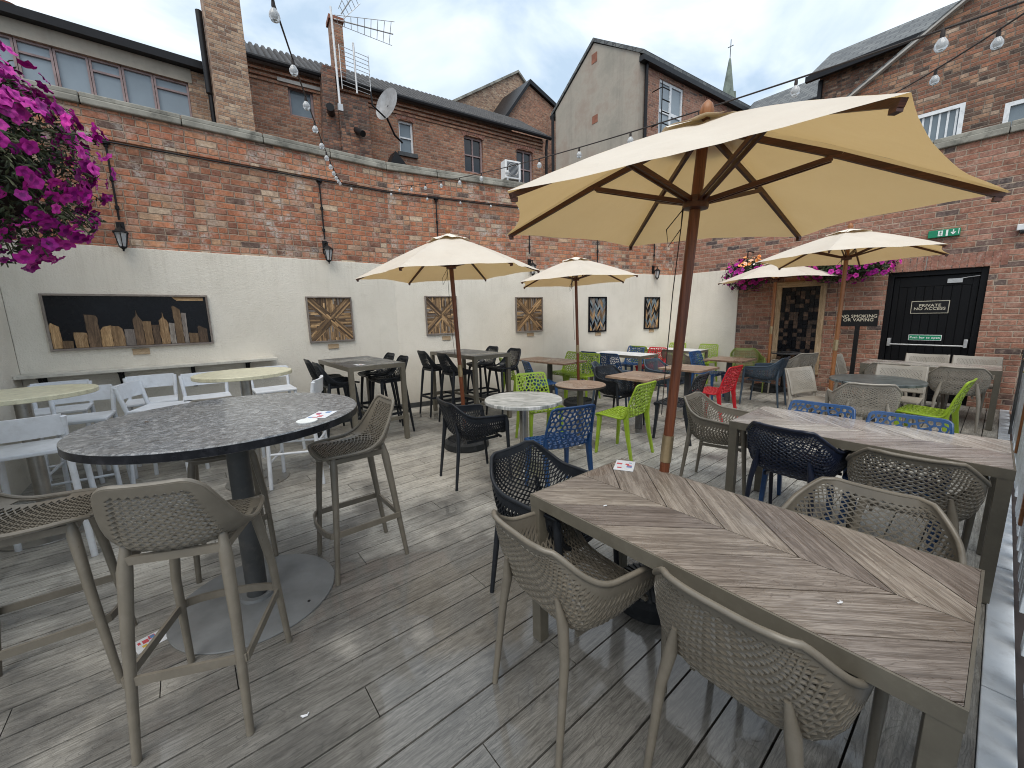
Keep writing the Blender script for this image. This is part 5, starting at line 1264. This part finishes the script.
square_table('brown rectangular pedestal table by the cream wall with lime and blue chairs', -5.18, 5.12, .05, 1.2, .62, 'table_brown', seed=4, base='base')

# ------------------------------------------------------------------ parasols
parasol('big cream parasol over the foreground table, seen from underneath', -1.06, 1.80, (.055, .035), 1.992, 2.38, .985, radians(261.3), -1, hub=2.045, dz=(-.07, -.04, 0, .02, .0, .03), seed=1, base_r=.2, cut=.80)
parasol('cream parasol on the left in front of the star pictures', -3.97, 2.5, (-.015, -.04), 2.024, 2.457, 1.04, radians(2.3), -1, seed=2, cut=.86, base_r=.27)
parasol('cream parasol further back between the left parasol and the big parasol', -4.50, 5.15, (-.029, -.012), 2.081, 2.468, 1.035, radians(16.9), -1, seed=3, cut=.9, base_r=.27)
parasol('cream parasol on an orange pole in front of the no smoking sign', -1.38, 6.66, (.004, .013), 2.175, 2.53, 1.03, radians(212.6), -1, seed=4, pole='pole_pale', cut=1.0, base_r=.24)
parasol('lower cream parasol on an orange pole in front of the log end panel', -2.79, 8.66, (.002, .004), 2.09, 2.435, .985, radians(194.4), -1, seed=5, pole='pole_pale', cut=1.1, base_r=.27)

# ------------------------------------------------------------------ chairs
def spread(proto, items):
    for i, (x, y, az, label) in enumerate(items):
        if i == 0: proto.location = (x, y, 0); proto.rotation_euler = (0, 0, AZ(az)); proto['label'] = label
        else: dup(proto, (x, y, 0), AZ(az), label)
GA = 'woven look armchairs round the dining tables'
spread(make_armchair('taupe', 'x', GA), [
    (-.985, 1.12, 4, 'taupe woven armchair standing clear at the left front of the foreground table'),
    (-.37, 1.285, 2, 'taupe woven armchair tucked under the near edge of the foreground table'),
    (-.26, 1.86, 180, 'taupe woven armchair on the far side of the foreground table'),
    (-.23, 3.08, -4, 'taupe woven armchair right of the navy one at the second long table'),
    (-1.44, 3.55, 84, 'taupe woven armchair at the left end of the second long table'),
    (-4.2, 7.86, 0, 'taupe armchair on the near side of the white table in the far corner')])
spread(make_armchair('navy', 'x', GA), [(-.80, 3.20, 6, 'navy woven armchair on the near side of the second long table')])
spread(make_armchair('anthracite', 'x', GA), [
    (-1.42, 1.42, 82, 'black woven armchair at the left end of the foreground table'),
    (-3.12, 2.05, 9, 'black woven armchair beside the streaky round table and the left parasol base'),
    (-3.32, 4.62, 97, 'black woven armchair left of the brown square table, behind the lime chair')])
spread(make_armchair('bluegrey', 'x', GA), [
    (-3.32, 5.86, 95, 'blue grey armchair left of the square table crossed by the big parasol pole'),
    (-2.40, 7.32, -92, 'dark blue grey armchair facing left beside the brown table near the log panel'),
    (-3.75, 5.05, 60, 'blue grey armchair behind the black armchair, near the second left parasol')])
spread(make_armchair('taupe_light', 'x', GA, k=.56), [
    (-.86, 5.50, -20, 'light taupe woven armchair in front of the dark glossy round table'),
    (-.29, 7.63, -6, 'light taupe woven armchair on the near right side of the table by the black door'),
    (-.92, 7.60, -4, 'light taupe woven armchair on the near left side of the table by the black door'),
    (-2.30, 8.42, -62, 'light taupe armchair angled beside the small dark table at the log panel')])
spread(make_armchair('olive', 'x', GA), [(-3.10, 8.45, 150, 'olive green armchair against the brick wall behind the brown table')])
GS = 'light taupe chairs with perforated backs'
spread(make_sidechair('taupe_light', 'x', GS), [
    (-1.32, 5.86, 108, 'light taupe perforated chair left of the dark glossy round table'),
    (-.74, 6.62, 180, 'light taupe perforated chair behind the dark glossy round table'),
    (-.68, 8.50, 180, 'light taupe perforated chair on the door side of the table, left of two'),
    (-.18, 8.48, 180, 'light taupe perforated chair on the door side of the table, right of two'),
    (-1.34, 7.95, 90, 'light taupe perforated chair at the left end of the table by the no smoking sign')])
GW = 'plastic chairs with irregular web holes'
spread(make_webchair('green', 'x', GW, 3), [
    (-2.57, 3.68, -93, 'lime green web chair standing in the middle, facing the small brown round table'),
    (-3.50, 3.28, 108, 'lime green web chair behind the streaky round table'),
    (-5.35, 4.50, 12, 'lime green web chair nearest the high tables, by the brown wall table'),
    (-5.28, 5.62, 182, 'lime green web chair behind the brown wall table, left of the parasol pole'),
    (-4.78, 5.56, 172, 'lime green web chair behind the thin parasol pole at the brown table'),
    (-.40, 5.97, -84, 'lime green web chair at the right of the dark glossy round table'),
    (-5.08, 8.05, 0, 'lime green web chair on the near side of the white corner table'),
    (-4.85, 8.80, 180, 'lime green web chair against the wall behind the white corner table, left of two'),
    (-4.12, 8.80, 180, 'lime green web chair against the wall behind the white corner table, right of two')])
spread(make_webchair('blue', 'x', GW, 5), [
    (-2.36, 2.42, -74, 'blue web chair in front of the small brown table, back to the camera'),
    (-4.72, 4.47, 24, 'blue web chair on the near side of the brown table by the cream wall'),
    (-5.08, 6.35, 0, 'blue web chair on the near side of the first white table, left of two'),
    (-4.58, 6.30, -4, 'blue web chair on the near side of the first white table, right of two'),
    (-5.12, 7.50, 180, 'blue web chair on the far side of the first white table, against the wall'),
    (-3.30, 7.28, 92, 'blue web chair left of the brown table near the far brick wall'),
    (-.82, 3.49, 180, 'blue web chair behind the second long table, left of two'),
    (-.33, 3.45, 180, 'blue web chair behind the second long table, right of two')])
spread(make_webchair('red', 'x', GW, 6), [
    (-2.45, 5.62, -88, 'bright red web chair facing the square table crossed by the parasol pole'),
    (-4.55, 7.42, 180, 'bright red web chair on the far side of the first white table')])
spread(make_webchair('anthracite', 'x', GW, 7), [(-2.43, 4.62, -96, 'black web chair right of the brown square table, just left of the big parasol pole')])
GB = 'taupe woven bar stools round the granite bar table'
spread(make_stool('taupe', 'x', GB), [
    (-1.93, -.06, -66, 'taupe bar stool in the foreground with its woven back to the camera'),
    (-2.50, -.61, 2, 'taupe bar stool cut off by the left edge of the picture'),
    (-2.53, .74, 180, 'taupe bar stool standing alone to the right of the granite bar table'),
    (-3.12, .10, 92, 'taupe bar stool pushed under the far side of the granite bar table')])
GH = 'black woven bar stools at the high tables'
spread(make_stool('anthracite', 'x', GH), [
    (-5.82, 1.46, 0, 'black bar stool at the near left of the first high table'),
    (-5.28, 1.44, 0, 'black bar stool at the near right of the first high table'),
    (-5.80, 2.14, 180, 'black bar stool on the wall side far corner of the first high table'),
    (-5.20, 2.08, 180, 'black bar stool at the far right of the first high table'),
    (-5.74, 3.09, 0, 'black bar stool at the near left of the high table behind the parasol pole'),
    (-5.05, 3.06, 0, 'black bar stool just left of the parasol pole at the second high table'),
    (-5.52, 3.86, 180, 'black bar stool at the far left of the high table behind the parasol pole'),
    (-4.86, 3.80, 180, 'black bar stool at the far right of the high table behind the parasol pole')])
spread(make_whitechair('x'), [
    (-4.0, -.87, -90, 'white bar chair nearest the camera at the left edge, back to the camera'),
    (-5.72, -1.02, 90, 'white bar chair by the wall behind the left cream table'),
    (-5.04, -.80, 94, 'white bar chair just behind the left cream table top'),
    (-5.64, -.34, 90, 'white bar chair under the wall shelf, left of the second cream table'),
    (-5.42, .12, 90, 'white bar chair hidden behind the second cream table top'),
    (-5.46, .76, 90, 'white bar chair under the right end of the wall shelf'),
    (-4.27, .73, -156, 'white bar chair right of the second cream table, seen edge on'),
    (-5.14, -.24, 20, 'white bar chair turned sideways beneath the far rim of the granite table')])

# ------------------------------------------------------------------ small things
def card(label, x, y, z, rz, w=.10, h=.145, name='leaflet', seed=1):
    t = thing(name, label, 'leaflet', (x, y, z), rz); b = MB(); b.box(-w / 2, w / 2, -h / 2, h / 2, .0006, .002, 'paper'); b.build('sheet', t)
    b = MB(); r = random.Random(seed); z0 = .0021
    for k in range(7):
        a, c = r.uniform(-w * .45, w * .2), r.uniform(-h * .45, h * .3); z0 += .00012; b.box(a, a + r.uniform(.015, w * .28), c, c + r.uniform(.008, h * .2), z0 - .0001, z0, r.choice(('ink_red', 'ink_blue', 'ink_yellow', 'ink_blue', 'ink_red')))
    b.build('print', t)
card('colourful printed leaflet on the far left corner of the foreground table', -1.195, 1.735, .747, .5, seed=2)
card('colourful printed leaflet on the right rim of the granite bar table', -2.17, .50, 1.0705, .9, .10, .15, seed=3)
card('crumpled printed leaflet on the deck by the bar table base plate', -2.50, -.31, .0008, .3, .11, .13, seed=4)
card('small pale leaflet on the near high table', -4.95, 1.62, 1.0015, .2, .12, .10, seed=6)
b = MB(); b.lathe([(.047, 0), (.047, .004)], 28, mat='sign_white'); o = b.build('coaster'); o.location = (-2.08, .41, 1.0708); tag(o, 'round white drinks coaster beside the leaflet on the granite bar table', 'coaster')
for i, (x, y, z, l) in enumerate(((-1.586, .172, .001, 'tiny curled white scrap of litter on the deck in the foreground'), (-.98, 1.28, .7465, 'tiny white scrap near the left corner of the foreground table'), (-.20, 1.30, .7465, 'tiny white scrap on the right half of the foreground table'), (-1.25, 1.28, .001, 'tiny white scrap on the deck below the foreground table corner'), (-2.62, -.20, 1.0708, 'tiny brown scrap on the left of the granite bar table'))):
    b = MB(); k = .55 if i else 1; b.tube([(0, 0, .004), (.012 * k, .006 * k, .008), (.014 * k, .02 * k, .006), (.004 * k, .028 * k, .004)], [.002, .005 * k, .004 * k, .002], 6, 'paper' if i < 4 else 'art_dark'); o = b.build('litter_scrap', smooth=True); o.location = (x, y, z); tag(o, l, 'litter')
# festoon lights
def festoon(label, P0, P1, n, sag, start=0, jit=0):
    t = thing('festoon_lights', label, 'string lights', P0); P0, P1 = V(P0), V(P1)
    f = lambda s: (P1 - P0) * s + V((0, 0, -sag * 4 * s * (1 - s)))
    b = MB(); b.tube([f(i / 40) for i in range(41)], .004, 6, 'cord'); b.build('cable', t, True)
    for i in range(n):
        s = (i + .5) / n; p = f(s); b = MB(); b.lathe([(.006, -.03), (.008, -.02), (.006, .0)], 10, p, 'cord'); h = b.build('bulb_holder', t, True)
        b = MB(); b.lathe([(.003, -.076), (.014, -.073), (.0205, -.06), (.0195, -.048), (.010, -.031)], 14, p, 'bulb'); b.build('bulb', h, True)
        b = MB(); b.lathe([(.003, -.063), (.008, -.06), (.009, -.05), (.004, -.034)], 8, p, 'sign_white'); b.build('filament', h, True)
festoon('festoon bulbs running from overhead down to the left brick wall', (-1.79, .365, 2.80), (-6.40, 2.06, 3.56), 11, .12)
festoon('festoon bulbs stretched from the left brick wall past the big parasol to the upper right', (-6.36, 2.86, 3.60), (-.03, 2.35, 2.56), 13, .12)
festoon('festoon bulbs in front of the tall brick house at the upper right', (-1.2, 4.9, 3.25), (-.04, 2.62, 2.66), 5, .04)
festoon('short run of festoon bulbs along the top of the left brick wall', (-6.38, 1.9, 3.50), (-5.45, 7.6, 3.66), 10, .06)

# ------------------------------------------------------------------ light, sky, camera
w = bpy.data.worlds.new('World'); sc.world = w; w.use_nodes = True; n = w.node_tree.nodes; l = w.node_tree.links
for q in list(n): n.remove(q)
out = n.new('ShaderNodeOutputWorld'); bg = n.new('ShaderNodeBackground'); sky = n.new('ShaderNodeTexSky'); sky.sky_type = 'NISHITA'; sky.sun_disc = False
SUN_EL, SUN_AZ = radians(58), radians(140)
sky.sun_elevation = SUN_EL; sky.sun_rotation = SUN_AZ; sky.air_density = 1.0; sky.dust_density = 2.0
tc = n.new('ShaderNodeTexCoord'); mp = n.new('ShaderNodeMapping'); mp.inputs['Scale'].default_value = (1.3, 1.3, 3.0); l.new(tc.outputs['Generated'], mp.inputs[0])
nz = n.new('ShaderNodeTexNoise'); nz.inputs['Scale'].default_value = 1.7; nz.inputs['Detail'].default_value = 7; nz.inputs['Roughness'].default_value = .52; nz.inputs['Distortion'].default_value = .5; l.new(mp.outputs[0], nz.inputs[0])
cr = n.new('ShaderNodeValToRGB'); cr.color_ramp.elements[0].position = .40; cr.color_ramp.elements[0].color = (4.0, 5.1, 6.3, 1); cr.color_ramp.elements[1].position = .62; cr.color_ramp.elements[1].color = (8.6, 9.1, 9.5, 1); l.new(nz.outputs[0], cr.inputs[0])
mx = n.new('ShaderNodeMix'); mx.data_type = 'RGBA'; mx.inputs[0].default_value = .88
l.new(sky.outputs[0], mx.inputs[6]); l.new(cr.outputs[0], mx.inputs[7]); l.new(mx.outputs[2], bg.inputs[0]); bg.inputs[1].default_value = .10; l.new(bg.outputs[0], out.inputs[0])
ld = bpy.data.lights.new('sun', 'SUN'); ld.energy = 1.5; ld.angle = radians(50); ld.color = (1, .93, .83); lo = bpy.data.objects.new('sun', ld); COL.objects.link(lo); lo.location = (0, 0, 12)
sd = V((cos(SUN_EL) * sin(SUN_AZ), cos(SUN_EL) * cos(SUN_AZ), sin(SUN_EL))); lo.rotation_euler = sd.to_track_quat('Z', 'Y').to_euler()
cd = bpy.data.cameras.new('camera'); cam = bpy.data.objects.new('camera', cd); COL.objects.link(cam); sc.camera = cam
cd.sensor_width = 36; cd.lens = 398.3 / 1024 * 36; cd.clip_start = .03; cd.clip_end = 1000
PI_, RO, A_ = radians(9.71), radians(-1.33), radians(-50.86)
fw = V((sin(A_) * cos(PI_), cos(A_) * cos(PI_), -sin(PI_))); r0 = V((cos(A_), -sin(A_), 0)); u0 = r0.cross(fw)
rr = r0 * cos(RO) + u0 * sin(RO); uu = u0 * cos(RO) - r0 * sin(RO)
m = Matrix((rr, uu, -fw)).transposed().to_4x4(); m.translation = V((0, 0, 1.55)); cam.matrix_world = m
sc.view_settings.view_transform = 'Standard'; sc.view_settings.look = 'None'; sc.view_settings.exposure = 0.66; sc.view_settings.gamma = 1
sc.cycles.max_bounces = 6; sc.cycles.diffuse_bounces = 3; sc.cycles.glossy_bounces = 3; sc.cycles.transmission_bounces = 4; sc.cycles.caustics_reflective = False; sc.cycles.caustics_refractive = False
sc.cycles.use_denoising = True; sc.cycles.filter_width = 1.05
